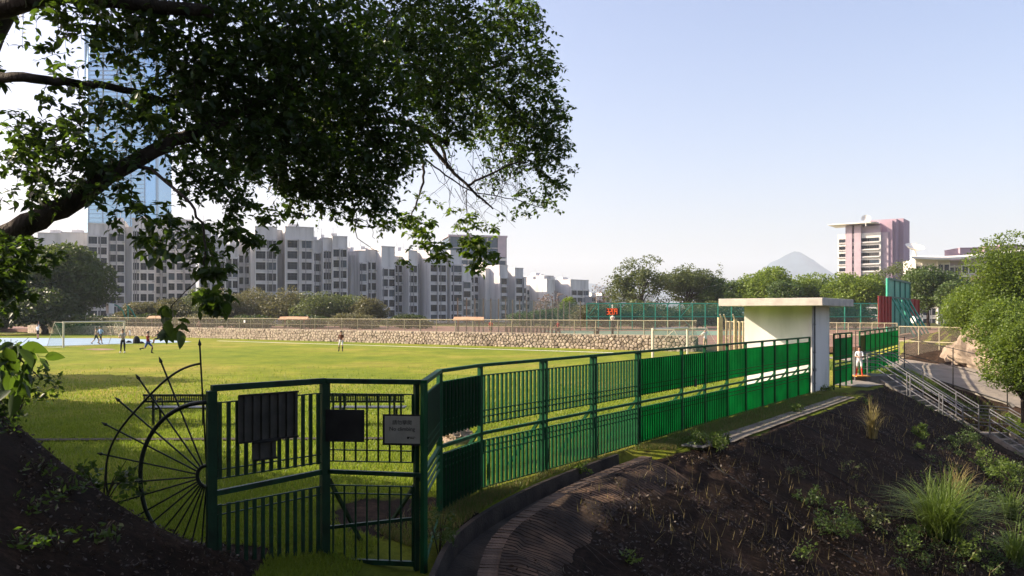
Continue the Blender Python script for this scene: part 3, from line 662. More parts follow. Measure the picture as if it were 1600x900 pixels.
# ------------------------------------------------------------------ stone wall with its chain link fence
WA, WB = Vector((-70.0, 115.7, 0)), Vector((13.4, 58.35, 0))
wd_ = (WB-WA); WLn = wd_.length; wu = wd_.normalized(); wn = Vector((wu.y, -wu.x, 0))      # wn towards the viewer
wallt = thing('stone_wall', WB, 'long low rubble stone retaining wall along the far side of the pitch', 'stone wall')
mb = MB(); a, b = WA, WB
mb.prism([(a.x, a.y), (b.x, b.y), (b.x-wn.x*.5, b.y-wn.y*.5), (a.x-wn.x*.5, a.y-wn.y*.5)], -0.3, 1.12); mb.build('core', M['mortar'], wallt)
def clip(poly, nx_, ny_, c_):
    out = []
    for i in range(len(poly)):
        p, q_ = poly[i], poly[(i+1) % len(poly)]; dp = p[0]*nx_+p[1]*ny_-c_; dq = q_[0]*nx_+q_[1]*ny_-c_
        if dp <= 0: out.append(p)
        if dp*dq < 0:
            t = dp/(dp-dq); out.append((p[0]+(q_[0]-p[0])*t, p[1]+(q_[1]-p[1])*t))
    return out
rs_ = random.Random(3)
cellw, cellh = 0.36, 0.25; nrow = 5; ncol = int(98/cellw)       
seeds = {}
for i in range(-1, ncol+1):
    for j in range(-1, nrow+1): seeds[i, j] = ((i+0.5+0.5*(j % 2)+rs_.uniform(-.42, .42))*cellw, (j+0.5+rs_.uniform(-.4, .4))*cellh-0.05)
allst = MB(); single = []
for i in range(ncol):
    for j in range(nrow):
        sx, sy = seeds[i, j]; poly = [(sx-.6, -0.1), (sx+.6, -0.1), (sx+.6, 1.17), (sx-.6, 1.17)]
        for di in (-2, -1, 0, 1, 2):
            for dj in (-2, -1, 0, 1, 2):
                o_ = seeds.get((i+di, j+dj))
                if (di or dj) and o_:
                    nx_, ny_ = o_[0]-sx, o_[1]-sy; poly = clip(poly, nx_, ny_, nx_*(sx+o_[0])/2+ny_*(sy+o_[1])/2)
                    if len(poly) < 3: break
        if len(poly) < 3: continue
        cx_ = sum(p[0] for p in poly)/len(poly); cy_ = sum(p[1] for p in poly)/len(poly)
        pr = rs_.uniform(0.05, 0.11); n = len(poly); tilt = rs_.uniform(-.04, .04)
        rings = [(0.86, 0.0), (0.80, pr*0.8), (0.50, pr)]
        vs = []
        for sc, dd in rings:
            for px_, py_ in poly:
                X = cx_+(px_-cx_)*sc; Z = cy_+(py_-cy_)*sc; q_ = WB-wu*X+wn*(dd+0.002+(tilt*(px_-cx_) if dd else 0)); vs.append((q_.x, q_.y, Z))
        fs = []
        for r_ in range(2):
            for k in range(n): fs.append((r_*n+k, r_*n+(k+1) % n, (r_+1)*n+(k+1) % n, (r_+1)*n+k))
        fs.append(tuple(2*n+k for k in range(n)))
        fs = [tuple(reversed(f)) for f in fs]
        if len(single) < 290 and sx < 21: s_ = MB(); s_.add(vs, fs); single.append(s_)
        else: allst.add(vs, fs)
for s_ in single: s_.build('stone', M['stone'], wallt)
o = allst.build('stones', M['stone'], wallt); o['kind'] = 'stuff'
mb = MB(); a2 = WB-wu*98                                        # plain far end of the wall
mb.prism([(WA.x+wn.x*.06, WA.y+wn.y*.06), (a2.x+wn.x*.06, a2.y+wn.y*.06), (a2.x, a2.y), (WA.x, WA.y)], -0.3, 1.12); mb.build('far_stones', M['stone'], wallt)
clf = thing('chain_link_fence', WB+Vector((0, 0, 1.12)), 'long chain link fence on top of the rubble stone wall', 'fence')
pm = MB(); pm.tube([(0, 0, 0), (0, 0, 1.16)], 0.035, 6); pm = pm.mesh('post', M['fence_metal'])
pa = MB(); pa.tube([(0, 0, 0), (0, 0, 1.16), (0.12, -0.05, 1.45)], 0.035, 6); pa = pa.mesh('post', M['fence_metal'])
L_ = 0.3; k = 0
while L_ < WLn:
    p = WB-wu*L_-wn*0.2
    inst('post', pa if L_ > 52 else pm, clf, (p.x, p.y, 1.12), 0, (1.6, 1.6, 1) if k in (11, 13, 26) else None); k += 1; L_ += 1.95 if k % 3 else 2.2
for z, r_ in ((2.27, .03), (1.68, .012), (1.17, .02)):
    mb = MB(); mb.tube([WB-wn*.2+Vector((0, 0, z)), WA-wn*.2+Vector((0, 0, z))], r_, 6); mb.build('rail', M['fence_metal'], clf)
mb = MB(); a, b = WB-wn*.2, WA-wn*.2; mb.add([(a.x, a.y, 1.15), (b.x, b.y, 1.15), (b.x, b.y, 2.26), (a.x, a.y, 2.26)], [(0, 1, 2, 3)]); mb.build('netting', M['net_wire'], clf)
for px in (383, 1434-1120):
    pass
# small white notices on the chain link
def on_wall(px, off=0.0):
    k = (px-800)/F; A_ = WA-wn*off; s = (k*A_.y-A_.x)/(wu.x-k*wu.y); return A_+wu*s
for px, lb in ((382, 'small white notice on the chain link fence above the wall, left of centre'), ):
    p = on_wall(px, 0.14); mb = MB(); mb.box((p.x, p.y, 1.95), (0.28, 0.02, 0.28), math.atan2(wu.y, wu.x)); o = mb.build('notice_plate', M['white'])
    tag(o, lb, 'sign')

# ------------------------------------------------------------------ courts behind
def back(px, off): p = on_wall(px, off); return (p.x, p.y)
mb = MB(); pl = [back(-120, 0.5), (WB.x-wn.x*.5, WB.y-wn.y*.5), (32, 52), (60, 75), (70, 140), (-60, 150), (-110, 140)]
mb.prism(pl, 0.1, 0.5); tag(mb.build('sports_court', M['court_red']), kind='structure')
poly_sheet('court_surface', [((890-800)/F*85, 85), ((1175-800)/F*85, 85), ((1300-800)/F*105, 105), ((840-800)/F*108, 108)], 0.506, M['court'])
# green backstop fence
bs = thing('green_court_fence', P(1140, 510, 112), 'high green framed mesh fence around the far court', 'fence')
BA, BB = Vector(((917-800)/F*112, 112, 0)), Vector(((1374-800)/F*112, 112, 0))
xs = [917, 935, 953, 970, 988, 1006, 1024, 1043, 1062, 1082, 1102, 1122, 1143, 1164, 1204, 1224, 1246, 1268, 1290, 1320, 1345, 1372]
gpm = MB(); gpm.box((0, 0, 1.9), (0.13, 0.13, 3.8)); gpm = gpm.mesh('post', M['teal'])
for x in xs: inst('post', gpm, bs, ((x-800)/F*112, 112, 0.45))
for z, h_ in ((4.22, .14), (2.35, .1), (0.6, .08)):
    mb = MB(); mb.bar((BA.x, 112, z), (BB.x, 112, z), 0.1, h_); mb.build('rail', M['teal'], bs)
for x0, x1, z0, z1 in ((918, 934, 2.35, 4.2), (918, 940, 2.35, 1.2), (1063, 1082, 2.35, 4.2), (1063, 1078, 2.35, 1.1)):
    mb = MB(); mb.bar(((x0-800)/F*112, 111.95, z0), ((x1-800)/F*112, 111.95, z1), 0.08, 0.08); mb.build('brace', M['teal'], bs)
mb = MB(); mb.add([(BA.x, 112.1, 0.5), (BB.x, 112.1, 0.5), (BB.x, 112.1, 2.3), (BA.x, 112.1, 2.3)], [(0, 1, 2, 3)]); mb.build('netting', M['net_pale'], bs)
mb = MB(); mb.add([(BA.x, 112.1, 2.4), (BB.x, 112.1, 2.4), (BB.x, 112.1, 4.15), (BA.x, 112.1, 4.15)], [(0, 1, 2, 3)]); mb.build('upper_netting', M['net_green'], bs)
# tall brown posted fence
tf = thing('tall_post_fence', P(810, 515, 95), 'tall brown posts strung with pale netting beside the far court', 'fence')
tpm = MB(); tpm.box((0, 0, 2.05), (0.14, 0.14, 4.1)); tpm = tpm.mesh('post', M['brown_post'])
xs = [715, 729, 742, 755, 767, 779, 790, 801, 812, 823, 834, 844, 853, 863, 872, 881, 890, 907]
q0 = None
for i, x in enumerate(xs):
    D = 86+24*i/17; inst('post', tpm, tf, ((x-800)/F*D, D, 0.4)); 
    if q0 is None: q0 = ((x-800)/F*D, D)
    q1 = ((x-800)/F*D, D)
mb = MB(); mb.add([(q0[0], q0[1], 0.5), (q1[0], q1[1], 0.5), (q1[0], q1[1], 4.4), (q0[0], q0[1], 4.4)], [(0, 1, 2, 3)]); mb.build('netting', M['net_pale'], tf)
# railing of brown slats behind the wall
sr = thing('slatted_screen', P(835, 520, 80), 'low brown slatted screen behind the chain link, right of the shelter', 'screen')
for k in range(15):
    x = 792+k*5.9; mb = MB(); mb.box(((x-800)/F*80, 80, 0.98), (0.20, 0.06, 1.0)); mb.build('slat', M['brown_post'], sr)
mb = MB(); mb.box(((834-800)/F*80, 80.06, 1.4), (5.8, 0.05, 0.08)); mb.build('rail', M['brown_post'], sr)
# shelters
def shelter(px0, px1, ytop, D, label, wpx=None):
    xa, xb = (px0-800)/F*D, (px1-800)/F*D; zt = H-(ytop-HY)/F*D; cx = (xa+xb)/2
    t = thing('court_shelter', (cx, D, 0.5), label, 'shelter')
    mb = MB(); x0, x1 = xa, xb; n = 10
    for i in range(n+1):
        f = i/n; x = x0+(x1-x0)*f
        z = zt-0.05*abs(f-0.42)
        for y, dz in ((D-0.9, -0.32), (D, 0), (D+0.9, -0.32)): mb.v.append((x, y, z+dz)); 
    for i in range(n):
        for k in range(2): a_ = i*3+k; mb.f.append((a_, a_+3, a_+4, a_+1)); mb.mi.append(0)
    o = mb.build('roof', M['tile'], t); s_ = o.modifiers.new('solid', 'SOLIDIFY'); s_.thickness = 0.06
    for f in (0.16, 0.84):
        mb = MB(); mb.box((x0+(x1-x0)*f, D, (0.5+zt)/2-.1), (0.12, 0.12, zt-0.55)); mb.build('post', M['brown_post'], t)
    mb = MB(); mb.box((cx, D+.2, 0.9), ((x1-x0)*.5, 0.35, 0.07)); mb.box((x0+(x1-x0)*.3, D+.2, .7), (.06, .3, .4)); mb.box((x0+(x1-x0)*.7, D+.2, .7), (.06, .3, .4)); mb.build('seat', M['brown_post'], t)
shelter(233, 259, 493.5, 100, 'leftmost orange roofed shelter behind the chain link fence')
shelter(438, 482, 494.5, 92, 'middle orange roofed shelter in front of the brown bushes')
shelter(709, 756, 494.8, 77, 'rightmost orange roofed shelter near the tall brown posts')
# LED clock
clk = thing('led_clock', P(957, 515, 104), 'black clock board with red lit digits on a pale pole', 'clock')
mb = MB(); mb.tube([P(957, 514, 104), P(957, 476, 104)], 0.07, 8); mb.build('pole', M['goal'], clk)
a, b = P(946.5, 481.5, 103.8), P(968, 492.2, 103.8)
mb = MB(); mb.box((a+b)/2+Vector((0, 0.12, 0)), (b.x-a.x, 0.2, a.z-b.z)); mb.build('housing', M['led_box'], clk)
SEG = {'3': 'abgcd', '2': 'abged', '0': 'abcdef', '9': 'abcfg'}
for n, chx in enumerate('3209'):
    x0 = 948.3+n*4.25; w_ = 2.9; y0, y1 = 482.6, 491.0; ym = (y0+y1)/2; mb = MB()
    S = {'a': (x0, y0, x0+w_, y0), 'g': (x0, ym, x0+w_, ym), 'd': (x0, y1, x0+w_, y1), 'f': (x0, y0, x0, ym), 'b': (x0+w_, y0, x0+w_, ym), 'e': (x0, ym, x0, y1), 'c': (x0+w_, ym, x0+w_, y1)}
    for k in SEG[chx]:
        xa, ya, xb, yb = S[k]; mb.bar(P(xa, ya, 103.76), P(xb, yb, 103.76), 0.06 if ya == yb else 0.06, 0.07)
    mb.build('digit', M['led'], clk)
# court-side bin and light column
t = thing('litter_bin', P(932, 524, 72), 'dark litter bin with a hooded top on the court edge', 'bin')
c = P(932, 524, 71); mb = MB(); mb.tube([(c.x, c.y, 0.5), (c.x, c.y, 1.2)], [0.24, 0.26], 10); mb.build('body', M['bin'], t)
mb = MB(); mb.tube([(c.x, c.y, 1.2), (c.x, c.y, 1.5), (c.x, c.y, 1.58)], [0.27, 0.27, 0.16], 10); mb.build('hood', M['bin'], t)
mb = MB(); mb.box((c.x, c.y-.27, 1.34), (.18, .03, .12)); mb.build('opening', M['goal'], t)
t = thing('dark_column', P(957, 524, 78), 'dark padded column with a pale cap standing on the court', 'column')
c = P(957, 524, 78); mb = MB(); mb.tube([(c.x, c.y, .5), (c.x, c.y, 2.1)], .12, 8); mb.build('padding', M['board'], t)
mb = MB(); mb.tube([(c.x, c.y, 2.1), (c.x, c.y, 2.45), (c.x, c.y, 2.6)], [.1, .25, .05], 8); mb.build('cap', M['goal'], t)
# basketball stand far left
t = thing('basketball_stand', P(190, 497, 118), 'green curved basketball stand with a pale board beyond the fence', 'basketball stand')
mb = MB(); mb.tube([P(196, 498, 118), P(192, 486, 118), P(184, 478, 118), P(179, 476, 118)], .1, 6); mb.build('arm', M['teal'], t)
mb = MB(); mb.tube([P(213, 498, 118), P(206, 485, 118), P(198, 477, 118)], .1, 6); mb.build('arm', M['teal'], t)
mb = MB(); mb.box(P(172, 482, 118), (.4, 1.6, 1.5)); mb.build('backboard', M['white'], t)
mb = MB(); mb.tube([P(200, 500, 118), P(200, 478, 118)], .12, 6); mb.build('post', M['teal'], t)

# goals
def goal(a, b, hgt_, back_v, label, r_=0.06):
    t = thing('football_goal', (a+b)/2, label, 'goal', 'football goals')
    Z = Vector((0, 0, 1))
    for p in (a, b):
        mb = MB(); mb.tube([p, p+Z*(hgt_+r_)], r_, 10); mb.build('post', M['goal'], t)
    d = (b-a).normalized(); mb = MB(); mb.tube([a+Z*hgt_-d*r_, b+Z*hgt_+d*r_], r_, 10); mb.build('crossbar', M['goal'], t)
    for p in (a, b):
        mb = MB(); mb.tube([p+Z*hgt_, p+back_v*0.55+Z*hgt_], .022, 6); mb.tube([p+back_v*0.55+Z*hgt_, p+back_v, p], .022, 6); mb.build('net_frame', M['goal'], t)
        mb = MB(); mb.tube([p+Z*0.5, p+back_v*0.55+Z*hgt_*0.98], .018, 6); mb.build('stay', M['goal'], t)
    mb = MB(); mb.tube([a+back_v, b+back_v], .022, 6); mb.build('ground_bar', M['goal'], t)
    mb = MB(); q_ = [a+back_v*.55+Z*hgt_, b+back_v*.55+Z*hgt_, b+back_v, a+back_v]
    mb.add([a+Z*hgt_, b+Z*hgt_]+q_, [(0, 1, 3, 2), (2, 3, 4, 5)]); mb.add([a, a+Z*hgt_, q_[0], q_[3]], [(0, 1, 2, 3)]); mb.add([b, b+Z*hgt_, q_[1], q_[2]], [(0, 1, 2, 3)])
    mb.build('net', M['net_goal'], t)
goal(Vector((8.92, 50.7, 0)), Vector((12.15, 55.4, 0)), 1.80, Vector((2.3, -.6, 0)), 'cream football goal with green netting in front of the stone wall', .085)
goal(Vector((-37.0, 66.0, 0)), Vector((-34.9, 72.0, 0)), 2.08, Vector((-1.6, 0.4, 0)), 'far left pale football goal beside the blue court', .075)

# cage of posts left of the white block
cg = thing('cream_post_cage', (14.2, 52, 0), 'cream posted mesh enclosure with barbed arms just left of the white block', 'fence')
for px, D, w_, zt in ((1125, 52.5, 0.28, 2.55), (1135, 53, 0.12, 2.35), (1141, 52, 0.12, 2.3), (1149, 51, 0.18, 2.45), (1156, 50.5, 0.12, 2.3), (1162, 50, 0.12, 2.3)):
    mb = MB(); mb.box(((px-800)/F*D, D, zt/2), (w_, w_, zt)); mb.build('post', M['fence_cream'], cg)
for px, D in ((1129, 52.5), (1135, 52), (1149, 51)):
    x = (px-800)/F*D; mb = MB(); mb.bar((x, D, 2.3), (x-.22, D-.2, 2.75), .07, .07); mb.build('arm', M['fence_metal'], cg)
for z in (2.28, 1.2, .2):
    mb = MB(); mb.bar(((1135-800)/F*53, 53, z), ((1172-800)/F*49.6, 49.6, z), .06, .06); mb.build('rail', M['fence_metal'], cg)
mb = MB(); mb.add([((1125-800)/F*53, 53, .1), ((1172-800)/F*49.6, 49.6, .1), ((1172-800)/F*49.6, 49.6, 2.26), ((1125-800)/F*53, 53, 2.26)], [(0, 1, 2, 3)]); mb.build('netting', M['net_wire'], cg)
# chain link runs beyond the gateway
def link_run(a, b, z0, z1, n, label, m='fence_metal'):
    t = thing('chain_link_fence', (a.x, a.y, z0), label, 'fence'); d = b-a
    me = MB(); me.tube([(0, 0, 0), (0, 0, z1-z0)], .035, 6); me = me.mesh('post', M[m])
    for k in range(n+1): p = a+d*k/n; inst('post', me, t, (p.x, p.y, z0))
    for z in (z1, (z0+z1)/2+.1, z0+.05):
        mb = MB(); mb.tube([(a.x, a.y, z), (b.x, b.y, z)], .025, 6); mb.build('rail', M[m], t)
    mb = MB(); mb.add([(a.x, a.y, z0), (b.x, b.y, z0), (b.x, b.y, z1), (a.x, a.y, z1)], [(0, 1, 2, 3)]); mb.build('netting', M['net_wire'], t)
link_run(Vector(((1290-800)/F*62, 62, 0)), Vector(((1402-800)/F*58, 58, 0)), .1, 2.1, 6, 'grey mesh fence seen over the short green fence piece')
link_run(Vector(((1405-800)/F*50, 50, 0)), Vector(((1502-800)/F*46, 46, 0)), 0.0, 2.0, 3, 'wide chain link gate across the top of the service road')

# teal practice board and red panels
tb = thing('teal_hitting_board', P(1404, 515, 86), 'tall teal hitting board propped by slanted struts, red boards beside', 'practice board')
def vpanel(px0, D0, px1, D1, z0, z1, m, name, n):
    a_, b_ = Vector(((px0-800)/F*D0, D0, 0)), Vector(((px1-800)/F*D1, D1, 0))
    for k in range(n):
        p, q_ = a_.lerp(b_, k/n+.01/n), a_.lerp(b_, (k+1)/n-.04/n)
        mb = MB(); mb.bar((p.x, p.y, (z0+z1)/2), (q_.x, q_.y, (z0+z1)/2), 0.08, z1-z0); mb.build(name, M[m], tb)
        mb = MB(); mb.box((q_.x, q_.y-.12, (z0+z1)/2), (.12, .16, z1-z0)); mb.build('stud', M['teal_dark'] if m == 'teal' else M['red_panel'], tb)
    return a_, b_
a_, b_ = vpanel(1388, 80, 1421, 92, 0.6, 6.3, 'teal', 'panel', 4)
vpanel(1372, 76, 1391, 80, 1.5, 4.5, 'red_panel', 'red_panel', 4)
vpanel(1422, 92.3, 1435, 97, 2.5, 4.5, 'red_panel', 'red_panel', 2)
mb = MB(); mb.box((a_.x-.1, a_.y-.05, 3.4), (.2, .3, 5.9)); mb.build('edge_post', M['teal'], tb)
for z in (6.3, 4.45):
    mb = MB(); mb.bar((a_.x, a_.y-.2, z), (b_.x, b_.y-.2, z), .15, .18); mb.build('rail', M['teal_dark'], tb)
for k in range(5):
    p = a_.lerp(b_, (k+.6)/5); mb = MB(); mb.bar((p.x, p.y-.2, 4.4), (p.x+1.25, p.y-2.2, 0.5), .14, .14); mb.build('strut', M['teal'], tb)

# ------------------------------------------------------------------ stairs with steel rails
st = thing('concrete_stairs', (16.0, 34.4, 0), 'concrete steps with galvanised handrails going down the dark bank', 'stairs')
def flight(a, b, n, wdt, wall=0.25):
    d = (b-a); dh = Vector((d.x, d.y, 0)); L = dh.length; dn = dh.normalized(); pr = Vector((-dn.y, dn.x, 0))
    ang = math.atan2(dn.y, dn.x)
    for k in range(n):
        f = (k+.5)/n; z = a.z+d.z*(k+1)/n; c_ = a+dh*f+pr*wdt/2
        mb = MB(); mb.box((c_.x, c_.y, z-.09), (L/n+.03, wdt-.06, .18), ang); mb.build('step', M['conc'], st, bevel=.008)
    for s in (0.0, wdt):
        mb = MB(); p, q_ = a+pr*s+Vector((0, 0, -.14)), b+pr*s+Vector((0, 0, -.14)); mb.bar(p, q_, .12, wall); mb.build('stringer', M['conc'], st)
    return dn, pr
SA, SB = Vector((15.85, 34.6, 0.03)), Vector((17.75, 31.5, -1.88)); SC, SD = Vector((18.72, 31.35, -1.95)), Vector((20.1, 28.4, -3.5))
d1, p1 = flight(SA, SB, 11, 1.15); d2, p2 = flight(SC, SD, 9, 1.15, .45)
mb = MB(); q_ = [SB, SC, SC+p2*1.15, SB+p1*1.15]; mb.prism([(v.x, v.y) for v in q_], -2.9, -1.93); mb.build('landing', M['conc'], st)
mb = MB(); mb.prism([(14.55, 34.2), (15.9, 34.5), (16.9, 35.2), (15.9, 36.2), (14.5, 35.3)], -.3, .12); mb.build('platform', M['conc'], st)
hr = thing('steel_handrail', (16.0, 34.4, 0), 'galvanised tubular handrails of the stairs with paired rails', 'handrail')
def railset(pts_, posts, hs):
    for hgt2 in hs:
        mb = MB(); mb.tube([p+Vector((0, 0, hgt2)) for p in pts_], .022, 6); mb.build('rail', M['steel'], hr)
    for p in posts:
        mb = MB(); mb.tube([p-Vector((0, 0, .2)), p+Vector((0, 0, hs[0]))], .03, 8); mb.build('post', M['steel'], hr)
Hs = (1.0, .88, .62, .34)
pp = [P(1336, 588, 34.0), P(1357, 589, 34.1)]
e1 = SA+Vector((-.35, .05, .05)); 
near = [Vector((14.58, 34.0, .12)), e1, SA, SB, SC, SD]
far = [Vector((15.2, 35.6, .12)), SA+p1*1.15+Vector((-.4, .3, .05)), SA+p1*1.15, SB+p1*1.15, SC+p2*1.15, SD+p2*1.15]
railset(near, [near[0], Vector((15.15, 34.1, .12)), SA.lerp(SB, .36), SA.lerp(SB, .40), SA.lerp(SB, .74), SA.lerp(SB, .78), SB, SC, SC.lerp(SD, .5)], Hs)
railset(far, [far[0], SA.lerp(SB, .36)+p1*1.15, SA.lerp(SB, .75)+p1*1.15, SB+p1*1.15, SC.lerp(SD, .45)+p2*1.15], Hs)
mb = MB(); mb.box((14.87, 34.08, .145), (.58, .5, .04)); tag(mb.build('orange_mat', M['orange']), 'orange mat under the child on the stair platform', 'mat')
# wire railing of the road
rw = thing('wire_railing', (21.2, 36, 0), 'thin dark post and wire railing along the near edge of the service road', 'railing')
rp = []
for y in (46.5, 42.0, 38.0, 34.0, 30.0, 26.0):
    x = float(np.interp(y, RY, RX))-2.25; z = H1(x, y); rp.append(Vector((x, y, z)))
    mb = MB(); mb.tube([(x, y, z-.2), (x, y, z+1.9)], .024, 6); mb.build('post', M['hose'], rw)
for h_ in (0.12, 1.0, 1.85):
    mb = MB(); mb.tube([p+Vector((0, 0, h_)) for p in rp], .02, 5); mb.build('wire', M['hose'], rw)
mb = MB()
mb.tube([p+Vector((.1, 0, .06)) for p in rp], .09, 4); mb.build('kerb', M['conc'], rw)
# rocks in the road cutting
def rock(name, c_, size, seed, label, group=None):
    n1, n2 = 56, 36; V = []; 
    for j in range(n2+1):
        for i in range(n1):
            th = 2*math.pi*i/n1; ph = math.pi*j/n2; v = Vector((math.sin(ph)*math.cos(th), math.sin(ph)*math.sin(th), math.cos(ph)))
            f = 1+0.3*mnoise.noise(v*1.6+Vector((seed, 0, 0)))+0.5*(mnoise.noise(Vector((round(v.x*3.2), round(v.y*3.2), round(v.z*3.2)))*1.7+Vector((0, seed, 0))))*.5+.16*abs(mnoise.noise(v*5+Vector((3, 0, seed))))+.05*mnoise.noise(v*17)
            V.append((c_[0]+v.x*size[0]*f, c_[1]+v.y*size[1]*f, c_[2]+v.z*size[2]*f))
    mb = MB(); fs = []
    for j in range(n2):
        for i in range(n1): fs.append((j*n1+i, (j+1)*n1+i, (j+1)*n1+(i+1) % n1, j*n1+(i+1) % n1))
    mb.add(V, fs); o = mb.build(name, M['rock']); tag(o, label, 'rock', group); return o
rock('boulder', (-1.15, 17.2, 0.1), (.36, .3, .22), 3, 'smooth pinkish boulder on the grass seen through the first fence bay')
rock('rock_outcrop', (25.9, 44.3, 0.2), (1.2, 2.3, 1.5), 1, 'largest pale tan rock face beside the service road', 'rocks in the road cutting')
rock('rock_outcrop', (25.7, 40.9, -0.1), (0.9, 1.5, 1.0), 5, 'lower tan boulder half under the bushes by the road', 'rocks in the road cutting')
rock('rock_outcrop', (25.7, 38.0, -.5), (0.6, 1.4, .55), 9, 'flattest tan rock nearest the viewer at the road edge', 'rocks in the road cutting')

# black hoses and seams down the dark bank
def ground_line(pix, r_, name, m, label, cat, group=None):
    pts_ = []
    pp_ = [hit(x, y) for x, y in pix]
    for i in range(len(pp_)-1):
        for k in range(10): v = pp_[i].lerp(pp_[i+1], k/10); pts_.append(Vector((v.x, v.y, H1(v.x, v.y)+r_*.6)))
    mb = MB(); mb.tube(pts_, r_, 5); return tag(mb.build(name, m), label, cat, group)
G_ = 'black hoses laid down the bank'
ground_line([(1160, 686), (1235, 706), (1330, 760), (1430, 820)], .02, 'black_hose', M['hose'], 'black hose down the bank starting beside the path slabs', 'hose', G_)
ground_line([(1212, 652), (1262, 668), (1300, 690)], .018, 'black_hose', M['hose'], 'short black hose high on the bank near the fence end', 'hose', G_)
ground_line([(1240, 628), (1300, 645), (1400, 690), (1520, 765)], .02, 'black_hose', M['hose'], 'black hose nearest the stairs across the upper bank', 'hose', G_)
ground_line([(1095, 716), (1160, 760), (1260, 830), (1360, 890)], .02, 'black_hose', M['hose'], 'lowest black hose down the darkest part of the bank', 'hose', G_)
# ------------------------------------------------------------------ buildings
WIN = {}
def win_mesh(w_, h_, nm):
    key = (round(w_*4), round(h_*4), nm)
    if key in WIN: return WIN[key]
    w_, h_ = key[0]/4, key[1]/4; mb = MB()
    mb.k = 0; mb.box((0, 0.0, 0), (w_, .04, h_)); 
    mb.k = 1; t = .055
    mb.box((0, -.06, h_/2-t/2), (w_, .09, t)); mb.box((0, -.06, -h_/2+t/2), (w_, .09, t))
    for k in range(nm+1): mb.box((-w_/2+t/2+(w_-t)*k/nm, -.06, 0), (t*.8, .07, h_-2*t-.01))
    if h_ > 1.1: mb.box((0, -.055, h_*.18), (w_-2*t-.01, .05, .05))
    WIN[key] = mb.mesh('window', [M['win'], M['winframe']]); return WIN[key]
def block(px0, D, theta, bays, fh, label, wall='fac_grey', ledge='fac_ledge', blank=3.2, z0=-6.0, depth=13.0, pier=.28, winh=.66, roofbits=True, group=None, ybase=505, name='apartment_block'):
    th = R(theta); u = Vector((math.cos(th), math.sin(th), 0)); n = Vector((math.sin(th), -math.cos(th), 0))
    A = Vector(((px0-800)/F*D, D, 0)); t = thing(name, (A.x, A.y, z0), label, 'building', group)
    def sat(px): k = (px-800)/F; return (k*A.y-A.x)/(u.x-k*u.y)
    s0 = 0.0; led = MB(); acs = MB(); pip = MB(); nwin = 0
    ref_top = None
    for (px1, ytop, prot, nw, *opt) in bays:
        s1 = sat(px1); mid = A+u*((s0+s1)/2); zt = H-(ytop-HY)/F*mid.y; wd = s1-s0
        bl_ = opt[0] if opt else blank
        mt = opt[1] if len(opt) > 1 else wall
        c_ = mid+n*(prot-depth)/2+Vector((0, 0, 0)); 
        mb = MB(); mb.box((c_.x, c_.y, (z0+zt)/2), (wd-.02, depth+prot, zt-z0), th); mb.build('wall', M[mt], t)
        f_ = mid+n*prot
        # parapet cap
        mb = MB(); mb.box((c_.x, c_.y, zt+.14), (wd+.12, depth+prot+.2, .26), th); mb.build('roof', M[ledge], t)
        if nw:
            zf = zt-bl_; ww = wd/nw; wfr = random.choice([.70, .80, .9]); whf = winh*random.choice([.92, 1, 1.08])
            zlow = H-(ybase-HY)/F*mid.y
            while zf > zlow-fh:
                led.box((f_.x+n.x*pier/2, f_.y+n.y*pier/2, zf+.0), (wd-.1, pier, fh*.16), th)
                led.box((f_.x+n.x*pier/2, f_.y+n.y*pier/2, zf-fh*(.08+winh)-fh*.06), (wd-.1, pier*.7, fh*.10), th)
                for k in range(nw):
                    q_ = f_+u*(-wd/2+ww*(k+.5)); w_ = min(ww*wfr, 4.2)
                    inst('window', win_mesh(w_, fh*whf, max(1, round(w_/.75))), t, (q_.x+n.x*.03, q_.y+n.y*.03, zf-fh*(.08+winh/2)-.02), th); nwin += 1
                    if random.random() < .42:
                        v = q_+u*(ww*.3)+n*(pier+.05); acs.box((v.x, v.y, zf-fh*(.08+winh)-.35), (.6, .4, .45), th)
                zf -= fh
            for k in range(nw+1):
                q_ = f_+u*(-wd/2+ww*k+(pier*.3 if k == 0 else (-pier*.3 if k == nw else 0)))
                led.box((q_.x+n.x*(pier+.05)/2, q_.y+n.y*(pier+.05)/2, (z0+zt-bl_)/2+.25), (.26, pier+.05, zt-bl_-z0+.5), th)
        for k in range(0 if not nw else 2):
            q_ = f_+u*(-wd/2+wd*random.uniform(.02, .98)); pip.box((q_.x+n.x*(pier+.2), q_.y+n.y*(pier+.2), (z0+zt-bl_)/2), (.16, .16, zt-bl_-z0), th)
        if roofbits and random.random() < .7:
            mb = MB(); q_ = c_+u*random.uniform(-wd*.2, wd*.2); mb.box((q_.x, q_.y, zt+.9), (min(3, wd*.4), 3, 1.4), th)
            mb.tube([(q_.x, q_.y, zt+1), (q_.x, q_.y, zt+3.4)], .06, 4); mb.build('roof_hut', M[wall], t)
        s0 = s1
    if led.v: o = led.build('ledges_and_piers', M[ledge], t); o['kind'] = 'stuff'
    if pip.v: o = pip.build('drain_pipes', M['fac_dark'], t); o['kind'] = 'stuff'
    if acs.v: o = acs.build('air_conditioners', M['ac'], t); o['kind'] = 'stuff'
    return t
random.seed(21)
